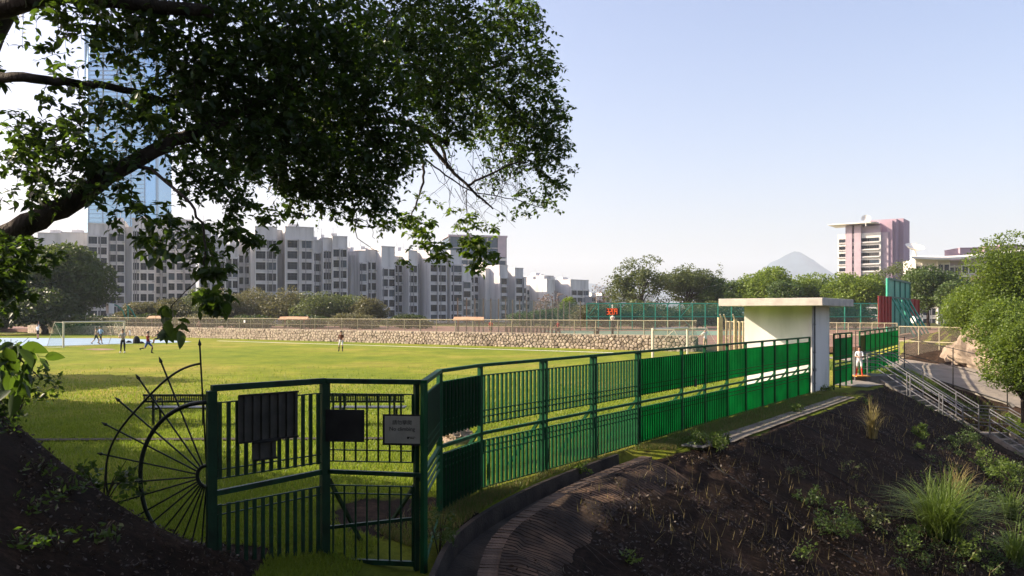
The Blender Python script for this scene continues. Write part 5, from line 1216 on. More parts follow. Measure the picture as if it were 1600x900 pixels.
# foliage: clusters of leafy twigs (photo column, row, half width, half height, distance, leaves, leaf size)
CL = [
 # upper left, near and coarse
 (60, -30, 130, 45, 7.0, 900, .095), (200, 10, 130, 50, 6.9, 1000, .095), (200, 62, 110, 34, 7.0, 560, .09), (340, 20, 150, 70, 7.3, 2300, .09), (470, 30, 150, 80, 8.0, 3400, .085),
 (300, 110, 120, 60, 7.2, 1600, .09), (400, 130, 130, 80, 7.8, 3000, .085), (240, 165, 100, 40, 7.0, 700, .09), (520, 110, 130, 90, 8.6, 4600, .08), (340, 205, 90, 45, 7.3, 1100, .085), (430, 215, 110, 60, 8.0, 2500, .08),
 (560, 190, 120, 80, 9.0, 4600, .075), (500, 250, 100, 55, 8.6, 2500, .075), (600, 250, 50, 45, 9.2, 1100, .075), (560, 290, 60, 28, 8.8, 700, .075), (590, 318, 36, 22, 8.8, 280, .075), (480, 292, 55, 26, 8.5, 450, .075), (610, 60, 110, 90, 10, 4800, .075),
 (130, 150, 60, 40, 6.8, 190, .085), (180, 205, 90, 34, 6.8, 320, .085), (60, 185, 80, 22, 6.6, 260, .085), (20, 215, 60, 26, 6.4, 230, .085), (80, 235, 90, 34, 6.5, 520, .085), (150, 250, 80, 34, 6.7, 300, .085), (30, 262, 60, 26, 6.4, 220, .08),
 (200, 300, 60, 28, 6.6, 110, .085), (130, 285, 50, 24, 6.5, 200, .085), (175, 325, 50, 22, 6.5, 110, .085), (230, 350, 38, 26, 6.4, 90, .09), (80, 305, 40, 20, 6.4, 90, .08), (30, 310, 45, 22, 6.2, 120, .08),
 (290, 255, 60, 30, 6.8, 300, .075), (345, 275, 55, 36, 6.9, 420, .07), (300, 300, 40, 26, 6.7, 160, .07), (370, 315, 40, 30, 6.9, 260, .07), (330, 350, 45, 28, 6.7, 260, .075), (375, 368, 40, 26, 6.6, 170, .08), (390, 250, 40, 40, 7.4, 360, .075),
 (270, 375, 45, 14, 6.3, 40, .09), (290, 395, 30, 18, 6.3, 40, .09), (95, 120, 60, 18, 6.6, 80, .08), (70, 75, 40, 26, 6.7, 50, .07), (15, 62, 20, 12, 6.7, 12, .07),
 # lower hanging sprays
 (330, 425, 26, 22, 6.3, 90, .09), (338, 468, 26, 26, 6.3, 120, .10), (318, 455, 22, 10, 6.3, 25, .09), (312, 400, 22, 20, 6.3, 40, .08), (400, 378, 28, 16, 6.6, 60, .08), (445, 300, 26, 36, 8.2, 200, .08), (455, 328, 24, 12, 8.2, 50, .085),
 # dark mass at the left edge
 (5, 400, 40, 26, 6.0, 330, .08), (10, 440, 34, 36, 5.9, 360, .08), (-25, 420, 50, 70, 6.2, 900, .08), (45, 405, 34, 20, 6.1, 130, .075), (0, 480, 22, 20, 5.8, 90, .08), (25, 372, 40, 16, 6.2, 150, .075),
 # right part of the crown, farther and finer
 (700, 30, 90, 60, 11, 2900, .082), (790, 30, 55, 45, 11.8, 1100, .085), (760, 95, 95, 65, 11.8, 3600, .082), (690, 120, 80, 60, 10.8, 2900, .08), (840, 110, 34, 50, 12.2, 950, .08), (800, 180, 80, 50, 12, 3000, .08), (860, 180, 30, 40, 12.3, 650, .08),
 (700, 185, 60, 40, 11, 1500, .08), (850, 235, 38, 40, 12, 1000, .078), (800, 240, 48, 30, 11.8, 850, .075), (862, 285, 26, 26, 12, 340, .075), (830, 300, 30, 22, 11.8, 230, .07), (895, 258, 18, 16, 12, 60, .06), (770, 285, 30, 22, 11.4, 150, .065), (752, 215, 26, 14, 11.4, 160, .07),
 (820, 12, 30, 18, 12, 200, .08), (838, 45, 18, 18, 12, 140, .08), (640, 230, 40, 20, 10.2, 380, .07),
 (815, 325, 24, 14, 11.3, 90, .065), (790, 335, 20, 12, 11.2, 40, .06),
]
HANG = [(605, 345, 26, 14, 9.6, 110, .08), (655, 345, 30, 16, 10.3, 130, .08), (560, 335, 30, 14, 8.8, 110, .085), (500, 322, 30, 12, 8.5, 90, .085), (770, 352, 16, 12, 11, 60, .08), (850, 318, 24, 14, 11.6, 90, .07), (885, 232, 16, 22, 12, 90, .07), (410, 335, 28, 18, 7.4, 110, .08), (300, 375, 30, 16, 6.5, 80, .085), (240, 330, 30, 18, 6.5, 70, .085),  # bright hanging sprays
 (640, 345, 26, 22, 10.4, 160, .085), (660, 370, 26, 20, 10.3, 170, .09), (685, 392, 20, 18, 10.2, 120, .09), (655, 310, 20, 16, 10.4, 60, .07), (700, 325, 16, 14, 10.8, 60, .07), (738, 345, 16, 16, 10.6, 80, .085), (745, 385, 26, 22, 10.5, 260, .10), (722, 375, 10, 22, 10.6, 70, .09), (765, 395, 14, 16, 10.5, 80, .10), (742, 412, 18, 10, 10.5, 80, .10),
 (720, 350, 14, 24, 10.7, 70, .08), (635, 400, 12, 12, 10.2, 40, .09)]
OFF = [  # the rest of the crown, above and left of the view; it shades the gate and the bank
 (-200, 60, 170, 110, 7.4, 3000, .13), (-250, 260, 150, 100, 7.8, 2200, .13), (-350, -150, 260, 130, 8.5, 3600, .15), (0, -160, 220, 80, 7.6, 3200, .14), (300, -150, 250, 80, 8.0, 4200, .14), (600, -120, 200, 80, 9.5, 3600, .14), (780, -60, 70, 40, 11, 700, .11),
 (-100, -380, 350, 130, 6.5, 4200, .16), (400, -400, 350, 130, 6.5, 4200, .16), (-420, 160, 200, 150, 9.5, 3600, .16), (-620, 60, 220, 200, 10.5, 4200, .18), (-250, 330, 90, 60, 9.5, 900, .14), (-330, 20, 200, 200, 11.5, 5200, .2), (-120, -260, 330, 150, 10.5, 6000, .2), (350, -300, 300, 140, 11, 6000, .2), (750, -330, 260, 140, 11, 4000, .2)]
OVER = [(-2.0, 1.0, 7.5, 3.2, 3.0, 1.1, 3600, .2), (2.5, -1.0, 8.0, 3.5, 3.0, 1.2, 3600, .2), (-5.0, -2.0, 7.5, 3.5, 3.5, 1.4, 3200, .22)]   # boughs over the viewer's head
def spray(clusters, twig_every=11, thick=.55, thin=True):
    Cs, Ls = [], []
    for (px, py, wx, wy, D, n, ls) in clusters:
        n = int(n*(0.8 if (px < 350 and thin) else .9 if thin else 1)); ls = ls*(.88 if thin else 1); ns = max(2, n//twig_every)                         # twigs in this cluster; leaves sit along each twig
        rx, rz_ = wx/F*D, wy/F*D; ry = min(rx, 1.3)*thick+.15
        c_ = np.array(P(px, py, D)); v = rng.normal(size=(ns, 3)); v /= np.linalg.norm(v, axis=1)[:, None]; v *= (rng.random(ns)**.45)[:, None]
        st_ = c_+v*np.array([rx, ry, rz_]); d_ = rng.normal(size=(ns, 3))*[.8, .8, .35]+[.25, 0, -.30]; d_ /= np.linalg.norm(d_, axis=1)[:, None]
        L = rng.uniform(.18, .42, ns)*min(1, max(.35, rx*1.8)); k = n//ns+1
        for j in range(ns):
            f = (np.arange(k)+rng.random(k)*.6)/k; pos = st_[j]+d_[j]*(L[j]*f)[:, None]+[0, 0, 0]+rng.normal(size=(k, 3))*.012; pos[:, 2] -= .25*L[j]*f*f
            Cs.append(pos); Ls.append(np.full(k, ls))
            if D < 13: limb.tube([Vector(st_[j]), Vector(st_[j]+d_[j]*L[j]*.5-[0, 0, .06*L[j]]), Vector(st_[j]+d_[j]*L[j]-[0, 0, .25*L[j]])], [.0035, .0025, .0012], 3, False)
    C = np.concatenate(Cs); Lz = np.concatenate(Ls); return C, Lz
def leaf6(C, Lz, droop=.35, narrow=.52):
    """pointed leaves folded on the midrib with a bent tip, 4 triangles each"""
    n = len(C); d = rng.normal(size=(n, 3)); d[:, 2] = d[:, 2]*.55-droop; d /= np.linalg.norm(d, axis=1)[:, None]
    a = rng.normal(size=(n, 3))*.6+[0, 0, 1.0]; s = np.cross(d, a); s /= np.linalg.norm(s, axis=1)[:, None]; q = np.cross(s, d)
    L = (Lz*(.6+.75*rng.random(n)))[:, None]; W_ = L*narrow*(.8+.4*rng.random(n))[:, None]
    b = C; rows = []
    for f, wd_, z in ((.0, .0, 0), (.3, .46, .0), (.62, .40, -.03), (1.0, .0, -.13)):
        ctr = b+d*L*f+q*L*z
        rows.append(ctr if wd_ == 0 else np.stack([ctr+s*W_*wd_+q*W_*.13, ctr, ctr-s*W_*wd_+q*W_*.13], 1))
    V = np.concatenate([rows[0][:, None], rows[1], rows[2], rows[3][:, None]], 1).reshape(-1, 3); i0 = np.arange(n)*8
    T_ = [(0, 2, 1), (0, 3, 2), (1, 2, 5), (1, 5, 4), (2, 3, 6), (2, 6, 5), (4, 5, 7), (5, 6, 7)]
    idx = np.stack([i0+v for t3 in T_ for v in t3], 1).reshape(-1); return V, idx
for k in range(46):                      # bare drooping twigs under the right side of the crown
    a_ = P(rng.uniform(680, 815), rng.uniform(245, 318), rng.uniform(10.6, 11.8)); d_ = Vector((rng.normal()*.5+.25, rng.normal()*.3, -.5-rng.random()*.4)).normalized(); L_ = rng.uniform(.2, .55)
    m1_ = a_+d_*L_*.5+Vector((rng.normal()*.06, rng.normal()*.03, .05)); e_ = a_+d_*L_+Vector((rng.normal()*.05, 0, 0)); limb.tube([a_-d_*.15+Vector((0, 0, .1)), a_, m1_, e_], [.005, .0045, .003, .0015], 3, False)
    for q_ in range(2): limb.tube([m1_, m1_+Vector((rng.normal()*.1, rng.normal()*.06, -.08-rng.random()*.08))], [.0025, .001], 3, False)
C, Lz = spray(CL); V, idx = leaf6(C, Lz); np_mesh('crown', V, 3, idx, LM['canopy'], big)['kind'] = 'stuff'
C, Lz = spray(HANG); V, idx = leaf6(C, Lz); LM['hang'] = leaf_mat('leaf_hanging', (0.03, 0.06, 0.012), (0.08, 0.13, 0.02), (0.2, 0.32, 0.02), .4, 3)
np_mesh('hanging_spray', V, 3, idx, LM['hang'], big)['kind'] = 'stuff'
C, Lz = spray(OFF, 60, thin=False)
for (ox, oy, oz, sx_, sy_, sz_, n_, l_) in OVER: C = np.concatenate([C, blob_points((ox, oy, oz), (sx_, sy_, sz_), n_, rng, .2)]); Lz = np.concatenate([Lz, np.full(n_, l_)])
V, idx = leaf6(C, Lz); np_mesh('upper_crown', V, 3, idx, LM['canopy'], big)['kind'] = 'stuff'
limb.build('trunk', M['bark'], big, True)
# large separate leaves close to the viewer
def big_leaf():
    n = 7; vs = []; fs = []
    for i in range(n):
        f = i/(n-1); w_ = .30*math.sin(math.pi*f**.8)**.8*(1-f*.2)+.004; z = -.10*f*f
        vs += [(-w_, f, z+w_*.35), (0, f, z), (w_, f, z+w_*.35)]
    for i in range(n-1):
        a = i*3; fs += [(a, a+1, a+4, a+3), (a+1, a+2, a+5, a+4)]
    mb = MB(); mb.add(vs, fs); mb.tube([(0, -.3, .03), (0, 0, 0)], .012, 4); return mb.mesh('leaf', LM['canopy'], smooth=True)
blm = big_leaf()
def big_leaves(px, py, wx, wy, D, n, size):
    for _ in range(n):
        c_ = P(px+rng.normal()*wx*.55, py+rng.normal()*wy*.55, D+rng.normal()*.12)
        o = bpy.data.objects.new('leaf', blm); COL.objects.link(o); o.parent = big; o.location = c_-wloc(big)
        o.rotation_euler = (R(-62)+rng.normal()*.5, rng.normal()*.6, rng.uniform(0, 6.28)); s = size*rng.uniform(.7, 1.25); o.scale = (s, s, s)
big_leaves(266, 488, 16, 10, 6.2, 12, .10); big_leaves(265, 512, 12, 12, 6.2, 12, .13)
big_leaves(335, 475, 22, 20, 6.3, 34, .10); big_leaves(325, 425, 22, 18, 6.3, 22, .085); big_leaves(265, 400, 50, 8, 6.3, 20, .10); big_leaves(230, 380, 40, 14, 6.3, 18, .09)
big_leaves(20, 545, 18, 14, 4.8, 22, .13); big_leaves(15, 590, 24, 26, 4.8, 26, .13); big_leaves(45, 560, 14, 18, 4.8, 8, .11)
mb = MB()
mb.tube([P(318, 430, 6.3), P(290, 455, 6.25), P(268, 478, 6.2), P(266, 510, 6.2)], [.006, .004, .003, .002], 5)
mb.tube([P(-60, 520, 4.9), P(-10, 535, 4.8), P(30, 560, 4.8), P(62, 590, 4.8)], [.012, .01, .006, .003], 5)
mb.build('twig', M['bark'], big)

# ------------------------------------------------------------------ near plants
def scatter_leaf_plant(name, c_, r_, n, ls, m, label, cat='plant', group=None, stems=6, narrow=.5):
    t = thing(name, c_, label, cat, group); rg = np.random.default_rng(int(abs(c_[0]*977+c_[1]*131)))
    Cs = []; m_n = 9
    for k in range(m_n):
        a_ = rg.random()*6.28; q_ = rg.uniform(.2, 1.05); hz_ = rg.uniform(.25, 1.9)*(1.15-.45*q_); f = rg.uniform(.22, .48)
        Cs.append(blob_points((c_[0]+math.cos(a_)*q_*r_[0], c_[1]+math.sin(a_)*q_*r_[1], c_[2]+r_[2]*hz_*.8), (r_[0]*f, r_[1]*f, r_[2]*f*1.2), int(n/m_n*rg.uniform(.5, 1.5)), rg, .1))
    C = np.concatenate(Cs)
    C = C[C[:, 2] > c_[2]-.05]; V, idx = leaves(C, ls, -.25, narrow, rg); np_mesh('leaves', V, 3, idx, m, t)
    mb = MB()
    for k in range(stems):
        a = rg.random()*6.28; e = Vector((c_[0]+math.cos(a)*r_[0]*.6, c_[1]+math.sin(a)*r_[1]*.6, c_[2]+r_[2]*rg.uniform(.8, 1.5))); mb.tube([Vector(c_)-Vector((0, 0, .05)), Vector(c_).lerp(e, .6)+Vector((0, 0, .03)), e], [.008, .006, .003], 4)
    mb.build('stems', M['bark'], t); return t
def tuft(name, c_, h_, spread, n, m, label, width=.012, group=None):
    rg = np.random.default_rng(int(abs(c_[0]*773+c_[1]*57))); t = thing(name, c_, label, 'grass clump', group)
    V = []; idx = []; segn = 6
    for k in range(n):
        a = rg.random()*6.283; el = rg.uniform(.05, 1)**.7; L = h_*rg.uniform(.55, 1.15); o_ = Vector((math.cos(a), math.sin(a), 0)); sd_ = Vector((-o_.y, o_.x, 0)); w_ = width*rg.uniform(.7, 1.3)
        b0 = Vector(c_)+Vector((rg.normal()*.09, rg.normal()*.09, 0))*spread; s0 = len(V)
        for i in range(segn+1):
            f = i/segn; out = spread*el*(f**1.5); z = L*(f-.55*el*f**2.6); p = b0+o_*out+Vector((0, 0, z)); ww = w_*(1-f)**.6+.0008
            V += [tuple(p-sd_*ww), tuple(p+sd_*ww)]
        for i in range(segn): q_ = s0+i*2; idx += [q_, q_+1, q_+3, q_+2]
    np_mesh('blades', V, 4, idx, m, t); return t
c_ = hit(1470, 838); tuft('tall_grass_clump', c_, 1.55, 1.6, 560, LM['weed'], 'largest bright grass clump arching out near the bottom right', .012)
c_ = hit(1500, 782); tuft('tall_grass_clump', c_, 1.2, .7, 90, LM['dry'], 'yellowish grass clump behind the largest one', .008)
c_ = hit(1362, 685); tuft('tall_grass_clump', c_, 1.3, .6, 110, LM['dry'], 'straw coloured grass clump in the middle of the upper bank', .008)
c_ = hit(1590, 880); tuft('tall_grass_clump', c_, 1.1, .9, 120, LM['weed'], 'grass clump cut by the bottom right corner', .012)
c_ = hit(1578, 810); tuft('tall_grass_clump', c_, 1.0, .8, 90, LM['weed'], 'grass clump at the right edge above the corner one', .012)
for (px, py, r_, n, ls, mk, lb) in [(1438, 683, .30, 500, .09, 'weed', 'bright green bush right of the straw grass clump'), (1435, 705, .14, 120, .08, 'weed', 'tiny green seedling below the bright bush'),
    (1305, 835, .42, 900, .06, 'mid', 'dark feathery bush left of the largest grass clump'), (1355, 822, .40, 500, .06, 'olive', 'thin olive bush between the feathery bush and the large grass'),
    (1268, 790, .3, 300, .06, 'mid', 'small dark bush half way down the bank'), (1260, 880, .25, 160, .06, 'weed', 'low weed near the bottom edge of the bank'), (1545, 735, .5, 900, .07, 'weed', 'leafy weeds below the lower stair wall'),
    (1590, 765, .6, 1200, .08, 'weed', 'leafy bush at the right edge under the stair wall'), (1510, 700, .45, 1000, .06, 'mid', 'dark fern bush against the stair landing'), (1425, 865, .25, 160, .06, 'weed', 'weed in front of the largest grass clump'),
    (1520, 872, .3, 220, .07, 'weed', 'weed right of the largest grass clump near the bottom'), (1330, 745, .3, 160, .05, 'olive', 'sparse dry herb below the straw grass clump'), (1245, 745, .2, 120, .05, 'olive', 'sparse herb under the path end'), (985, 880, .13, 40, .09, 'weed', 'lone small sapling on the dark bank near the bottom centre'),
    (1352, 632, .22, 120, .06, 'weed', 'small bush just below the stair platform'), (1590, 690, .9, 2600, .07, 'shrub', 'bush leaning in at the right edge beside the lower stairs')]:
    c_ = hit(px, py); scatter_leaf_plant('weed_bush', c_, (r_, r_, r_*.85), n, ls, LM[mk], lb, 'bush')
for (px, py, r_, n, lb) in [(1105, 705, .34, 1300, 'largest weed bush by the fence foot left of the path slabs'), (1130, 695, .26, 700, 'weed bush touching the path slabs on their near end'), (1083, 694, .22, 500, 'weed bush tight against the fence panel'), (1248, 645, .2, 300, 'weed bush on the outer edge of the path slabs'), (1290, 612, .25, 400, 'weed bush at the foot of the white block'), (905, 742, .2, 250, 'weed by the fence foot at the doubled post')]:
    c_ = hit(px, py); scatter_leaf_plant('fence_weed', c_, (r_, r_, r_*.8), n, .06, LM['weed'], lb, 'weed', 'weeds along the fence foot')
c_ = Vector((-4.55, 8.9, H1(-4.55, 8.9)-.05)); scatter_leaf_plant('leafy_shrub', c_, (.42, .3, .32), 420, .085, LM['canopy'], 'small dark leafy shrub on the left bank behind the fan', 'shrub', stems=12)
for (px, py, D, n, lb) in [(35, 640, 6.6, 700, 'drooping dark fern leaves at the left edge above the bank')]:
    c_ = P(px-20, py+30, D); scatter_leaf_plant('leafy_shrub', c_, (.28, .3, .34), n, .055, LM['canopy'], lb, 'shrub')
G3 = 'low dark ground plants on the left bank'
for i, (px, py) in enumerate([(60, 800), (110, 770), (30, 860), (95, 860), (160, 845), (60, 740)]):
    c_ = hit(px, py, 3); scatter_leaf_plant('ground_fern', c_, (.25, .25, .10), 60, .07, LM['canopy'], ['fern low on the left bank, middle of the group', 'fern nearest the fan on the left bank', 'fern in the bottom left corner', 'pale leaved fern near the bottom edge', 'fern right of the bottom group', 'fern highest on the left bank'][i], 'fern', G3, narrow=.35)
# fern by the corner post
c_ = Vector((-.95, 10.4, H1(-.95, 10.4))); scatter_leaf_plant('creeper', c_, (.22, .3, .42), 420, .06, LM['mid'], 'creeper tangled at the foot of the corner fence post', 'creeper')

# ------------------------------------------------------------------ grass and litter
def blades(x, y, h_, w_, rg):
    n = len(x); z = hgt(x, y); a = rg.random(n)*6.283; L = h_*(.5+.9*rg.random(n)); lean = rg.normal(size=(n, 2))*.35*L[:, None]
    b1 = np.stack([x-np.cos(a)*w_, y-np.sin(a)*w_, z-.01], 1); b2 = np.stack([x+np.cos(a)*w_, y+np.sin(a)*w_, z-.01], 1); tp_ = np.stack([x+lean[:, 0], y+lean[:, 1], z+L], 1)
    return np.stack([b1, b2, tp_], 1).reshape(-1, 3)
rg = np.random.default_rng(9)
n = 330000; D = 8.6+rg.random(n)**1.7*34; x = (rg.random(n)*1180-20-800)/F*D
s_ = crest(x, D); hm = (0.65*(-x-3.0)+0.10*(9-D) > -.1) & (D+0.25*np.minimum(0, x+4) < 9.8)
dirt = np.exp(-(((x+1.4)/1.4)**2+((D-11.6)/1.0)**2)**2)
patch = np.array(np.sin(x*.9+2*np.sin(D*.4))*np.sin(D*.7+x*.3))
k = (rg.random(n) < 1-sm(17, 38, D)*.97) & (s_ < -1.45) & ~hm & (dirt < .35+.3*rg.random(n)) & (rg.random(n) < .72+.28*patch) & (np.abs(D-17.75) > .2) & ~((np.abs(x*.811-D*.585-(2.73*.811-17.5*.585)) < .12) & (D > 11.6))
V = blades(x[k], D[k], .045+.0012*D[k], .005+.0004*D[k], rg); o = np_mesh('pitch_grass', V, 3, np.arange(len(V)), LM['grass']); tag(o, 'short sunlit grass of the pitch', 'grass', kind='stuff')
# verge weeds along the fence foot
n = 90000; t_ = rg.random(n)*22.5-8; s2 = np.where(t_ > .5, rg.random(n)*1.5, rg.normal(size=n)*.2+.45); x = P0.x+U.x*t_+NRM.x*s2; y = P0.y+U.y*t_+NRM.y*s2
k = (crest(x, y) < np.where(y > 17, -.02, -.62)) & (y > 9.5) & ~((s2 > .93) & (s2 < 1.5) & (t_ > .9) & (rg.random(n) < .93)) & (rg.random(n) < .35+.65*(np.sin(t_*3.1)*np.sin(t_*1.3+1) > -.2)); V = blades(x[k], y[k], .08, .006, rg)
i0 = len(V)//2//3*3
o = np_mesh('verge_grass', V[:i0], 3, np.arange(i0), LM['weed']); tag(o, 'green tufty verge grass along the foot of the fence', 'grass', kind='stuff')
o = np_mesh('dry_verge_grass', V[i0:], 3, np.arange(len(V)-i0), LM['dry']); tag(o, 'dry yellow grass along the foot of the fence', 'grass', kind='stuff')
# dead leaves and stalks on the dark bank
n = 42000; D = 8+rg.random(n)*26; x = (600+rg.random(n)*1050-800)/F*D; s_ = crest(x, D); k = (s_ > .3) & (x < 21)
x, D = x[k], D[k]; keep = np.array([mnoise.noise(Vector((a_*.8, b_*.8, 0))) > -.12 for a_, b_ in zip(x, D)]); x, D = x[keep], D[keep]
V, idx = leaves(np.stack([x, D, hgt(x, D)+.01+rg.random(len(x))*.03], 1), .06, -.05, .5, rg); o = np_mesh('leaf_litter', V, 3, idx, LM['litter']); tag(o, 'dead leaves scattered over the dark bank', 'leaf litter', kind='stuff')
n = 9000; D = 3+rg.random(n)*7; x = -D*.62+rg.random(n)*(D*.75); hm = (0.65*(-x-3.0)+0.10*(9-D) > -.1) | (D < 8.6); x, D = x[hm], D[hm]
V, idx = leaves(np.stack([x, D, hgt(x, D)+.012], 1), .045, -.05, .5, rg); o = np_mesh('near_leaf_litter', V, 3, idx, LM['litter']); tag(o, 'dead leaves on the shaded near bank', 'leaf litter', kind='stuff')
n = 2200; D = 12+rg.random(n)*22; x = (900+rg.random(n)*650-800)/F*D; k = (crest(x, D) > .5) & (x < 20.5); V = blades(x[k], D[k], .22, .006, rg)
o = np_mesh('dry_stalks', V, 3, np.arange(len(V)), LM['dry']); tag(o, 'thin dry stalks standing on the bank', 'dry grass', kind='stuff')
n = 2600; D = 8.5+rg.random(n)*24; x = (640+rg.random(n)*960-800)/F*D; k = (crest(x, D) > .9) & (x < 20.5); x, D = x[k], D[k]; n = len(x)
L = .12+.55*rg.random(n)**2; an = math.atan2(NRM.y, NRM.x)+rg.normal(size=n)*.55; Vs = []
for f in (0, .5, 1.0):
    xx = x+np.cos(an)*L*f+(.04*rg.normal(size=n) if f == .5 else 0); yy = D+np.sin(an)*L*f; zz = hgt(xx, yy)+.012+.03*(f == .5)*rg.random(n)
    for sgn in (-1, 1): Vs.append(np.stack([xx-np.sin(an)*.004*sgn, yy+np.cos(an)*.004*sgn, zz], 1))
V = np.stack(Vs, 1).reshape(-1, 3); i0 = np.arange(n)*6; o = np_mesh('dry_vines', V, 4, np.stack([i0, i0+1, i0+3, i0+2, i0+2, i0+3, i0+5, i0+4], 1).reshape(-1), M['bark']); tag(o, 'dry vine stems lying down the dark bank', 'dry vines', kind='stuff')
Cs = []
for k in range(150):
    px_, py_ = 1330+270*rg.random()**.6, 690+205*rg.random()
    if px_ < 1400+(900-py_)*.2 and rg.random() < .6: continue
    g_ = hit(px_, py_); Cs.append(blob_points((g_.x, g_.y, g_.z+.05), (.22*rg.uniform(.4, 1.3), .22, .10*rg.uniform(.5, 1.8)), int(60*rg.uniform(.4, 1.6)), rg, .1))
V, idx = leaves(np.concatenate(Cs), .055, -.3, .5, rg); o = np_mesh('low_weeds', V, 3, idx, LM['mid']); tag(o, 'low creeping weeds at the right of the bank', 'ground cover', kind='stuff')
n = 26000; D = 30+rg.random(n)*16; x = 15.5+rg.random(n)*5.3; k = rg.random(n) < .5; V = blades(x[k], D[k], .14, .012, rg)
o = np_mesh('bank_grass', V, 3, np.arange(len(V)), LM['weed']); tag(o, 'grass between the stairs and the service road', 'grass', kind='stuff')

# ------------------------------------------------------------------ people
SK = {'skin': mat('skin', (0.42, 0.24, 0.16), (0.38, 0.21, 0.14), 8, .6), 'hair': mat('black_hair', (0.012, 0.01, 0.009), rough=.5)}
def cloth(nm, c): return mat('cloth_'+nm, c, tuple(v*.85 for v in c), 12, .85, .1, 60)
CLO = {'white': cloth('white', (.78, .78, .78)), 'paleblue': cloth('pale_blue', (.36, .52, .72)), 'black': cloth('black', (.015, .015, .02)), 'yellow': cloth('yellow', (.5, .48, .1)), 'grey': cloth('grey', (.3, .3, .28)),
       'maroon': cloth('maroon', (.22, .02, .02)), 'blue': cloth('blue', (.05, .09, .3)), 'red': cloth('red', (.5, .03, .02)), 'navy': cloth('navy', (.05, .06, .14)), 'brown': cloth('brown', (.14, .05, .03)), 'tan': cloth('tan', (.45, .32, .22))}
def person(loc, h_, face, pose, label, top, bottom, sock='skin', shoe='black', cap=None, long_=False, sleeve=True):
    """one continuous skinned body; materials by body region. face = heading angle, 0 looks at +Y"""
    t = thing('person', loc, label, 'person'); s = h_/1.7
    j = {'pel': (0, 0, .93), 'wst': (0, 0, 1.07), 'chs': (0, .01, 1.27), 'nck': (0, 0, 1.44), 'hd0': (0, .02, 1.53), 'hd1': (0, .025, 1.66)}
    for sd_, n_ in ((-1, 'L'), (1, 'R')):
        P_ = pose[n_]; sh = Vector((sd_*.17, 0, 1.385)); j['sh'+n_] = sh
        def dirv(f, o_): return Vector((sd_*math.sin(o_), math.sin(f)*math.cos(o_), -math.cos(f)*math.cos(o_)))
        el = sh+dirv(P_[0], P_[1])*.28; wr = el+dirv(P_[2], P_[3])*.25; j['el'+n_] = el; j['wr'+n_] = wr; hd_ = (wr-el).normalized(); j['pm'+n_] = wr+hd_*.075
        sidev = hd_.cross(Vector((sd_, .3, .2))).normalized()
        for q in range(4): k1 = j['pm'+n_]+sidev*(q-1.5)*.02+hd_*.035; j['f%d%s' % (q, n_)] = k1; j['g%d%s' % (q, n_)] = k1+hd_*(.03+.008*(q in (1, 2)))+Vector((0, .012, -.01))
        j['th'+n_] = wr+hd_*.035+sidev*-.04; j['ti'+n_] = j['th'+n_]+hd_*.03-sidev*.01
        hp = Vector((sd_*.09, 0, .89)); j['hp'+n_] = hp; kn = hp+dirv(P_[4], P_[6])*.42; an = kn+dirv(P_[5], P_[6]*.5)*.41; j['kn'+n_] = kn; j['md'+n_] = kn.lerp(an, .3); j['an'+n_] = an
        ft = math.sin(P_[5]); j['he'+n_] = an+Vector((0, -.03, -.05)); j['to'+n_] = an+Vector((sd_*.02, .15, -.055-.06*max(0, -ft)))
    zmin = min(v[2] for v in j.values())-.03
    rad = {'pel': (.135, .10), 'wst': (.125, .09), 'chs': (.155, .105), 'nck': (.055, .055), 'hd0': (.075, .085), 'hd1': (.075, .088), 'sh': (.06, .06), 'el': (.042, .042), 'wr': (.028, .028), 'pm': (.036, .018), 'hp': (.095, .1), 'kn': (.06, .06), 'md': (.056, .06), 'an': (.038, .04), 'he': (.035, .04), 'to': (.036, .026), 'f': (.009, .009), 'g': (.007, .007), 'th': (.011, .011), 'ti': (.009, .009)}
    keys = list(j); ix = {k: i for i, k in enumerate(keys)}
    ed = [('pel', 'wst'), ('wst', 'chs'), ('chs', 'nck'), ('nck', 'hd0'), ('hd0', 'hd1')]
    for n_ in 'LR':
        ed += [('chs', 'sh'+n_), ('sh'+n_, 'el'+n_), ('el'+n_, 'wr'+n_), ('wr'+n_, 'pm'+n_), ('wr'+n_, 'th'+n_), ('th'+n_, 'ti'+n_), ('pel', 'hp'+n_), ('hp'+n_, 'kn'+n_), ('kn'+n_, 'md'+n_), ('md'+n_, 'an'+n_), ('an'+n_, 'he'+n_), ('an'+n_, 'to'+n_)]
        for q in range(4): ed += [('pm'+n_, 'f%d%s' % (q, n_)), ('f%d%s' % (q, n_), 'g%d%s' % (q, n_))]
    pr = {k: (Vector(j[k])-Vector((0, 0, zmin)))*s for k in keys}
    me = bpy.data.meshes.new('sk'); me.from_pydata([tuple(pr[k]) for k in keys], [(ix[a], ix[b]) for a, b in ed], []); ob = bpy.data.objects.new('sk', me); COL.objects.link(ob)
    md_ = ob.modifiers.new('skin', 'SKIN'); md_.use_smooth_shade = True; ob.modifiers.new('sub', 'SUBSURF').levels = 1; ob.modifiers['sub'].render_levels = 1
    for i, k in enumerate(keys):
        key = k[:-1] if k not in rad else k; key = key if key in rad else key[0]; r_ = rad[key]; loose = 1.0
        if key == 'kn' and long_: loose = 1.15
        me.skin_vertices[0].data[i].radius = (r_[0]*s*loose, r_[1]*s*loose); me.skin_vertices[0].data[i].use_root = (k == 'pel')
    dg = bpy.context.evaluated_depsgraph_get(); m2 = bpy.data.meshes.new_from_object(ob.evaluated_get(dg)); bpy.data.objects.remove(ob)
    for q in (SK['skin'], CLO[top], CLO[bottom], CLO.get(sock, SK['skin']), CLO.get(shoe, SK['skin'])): m2.materials.append(q)
    K = np.array([pr[k] for k in keys]); 
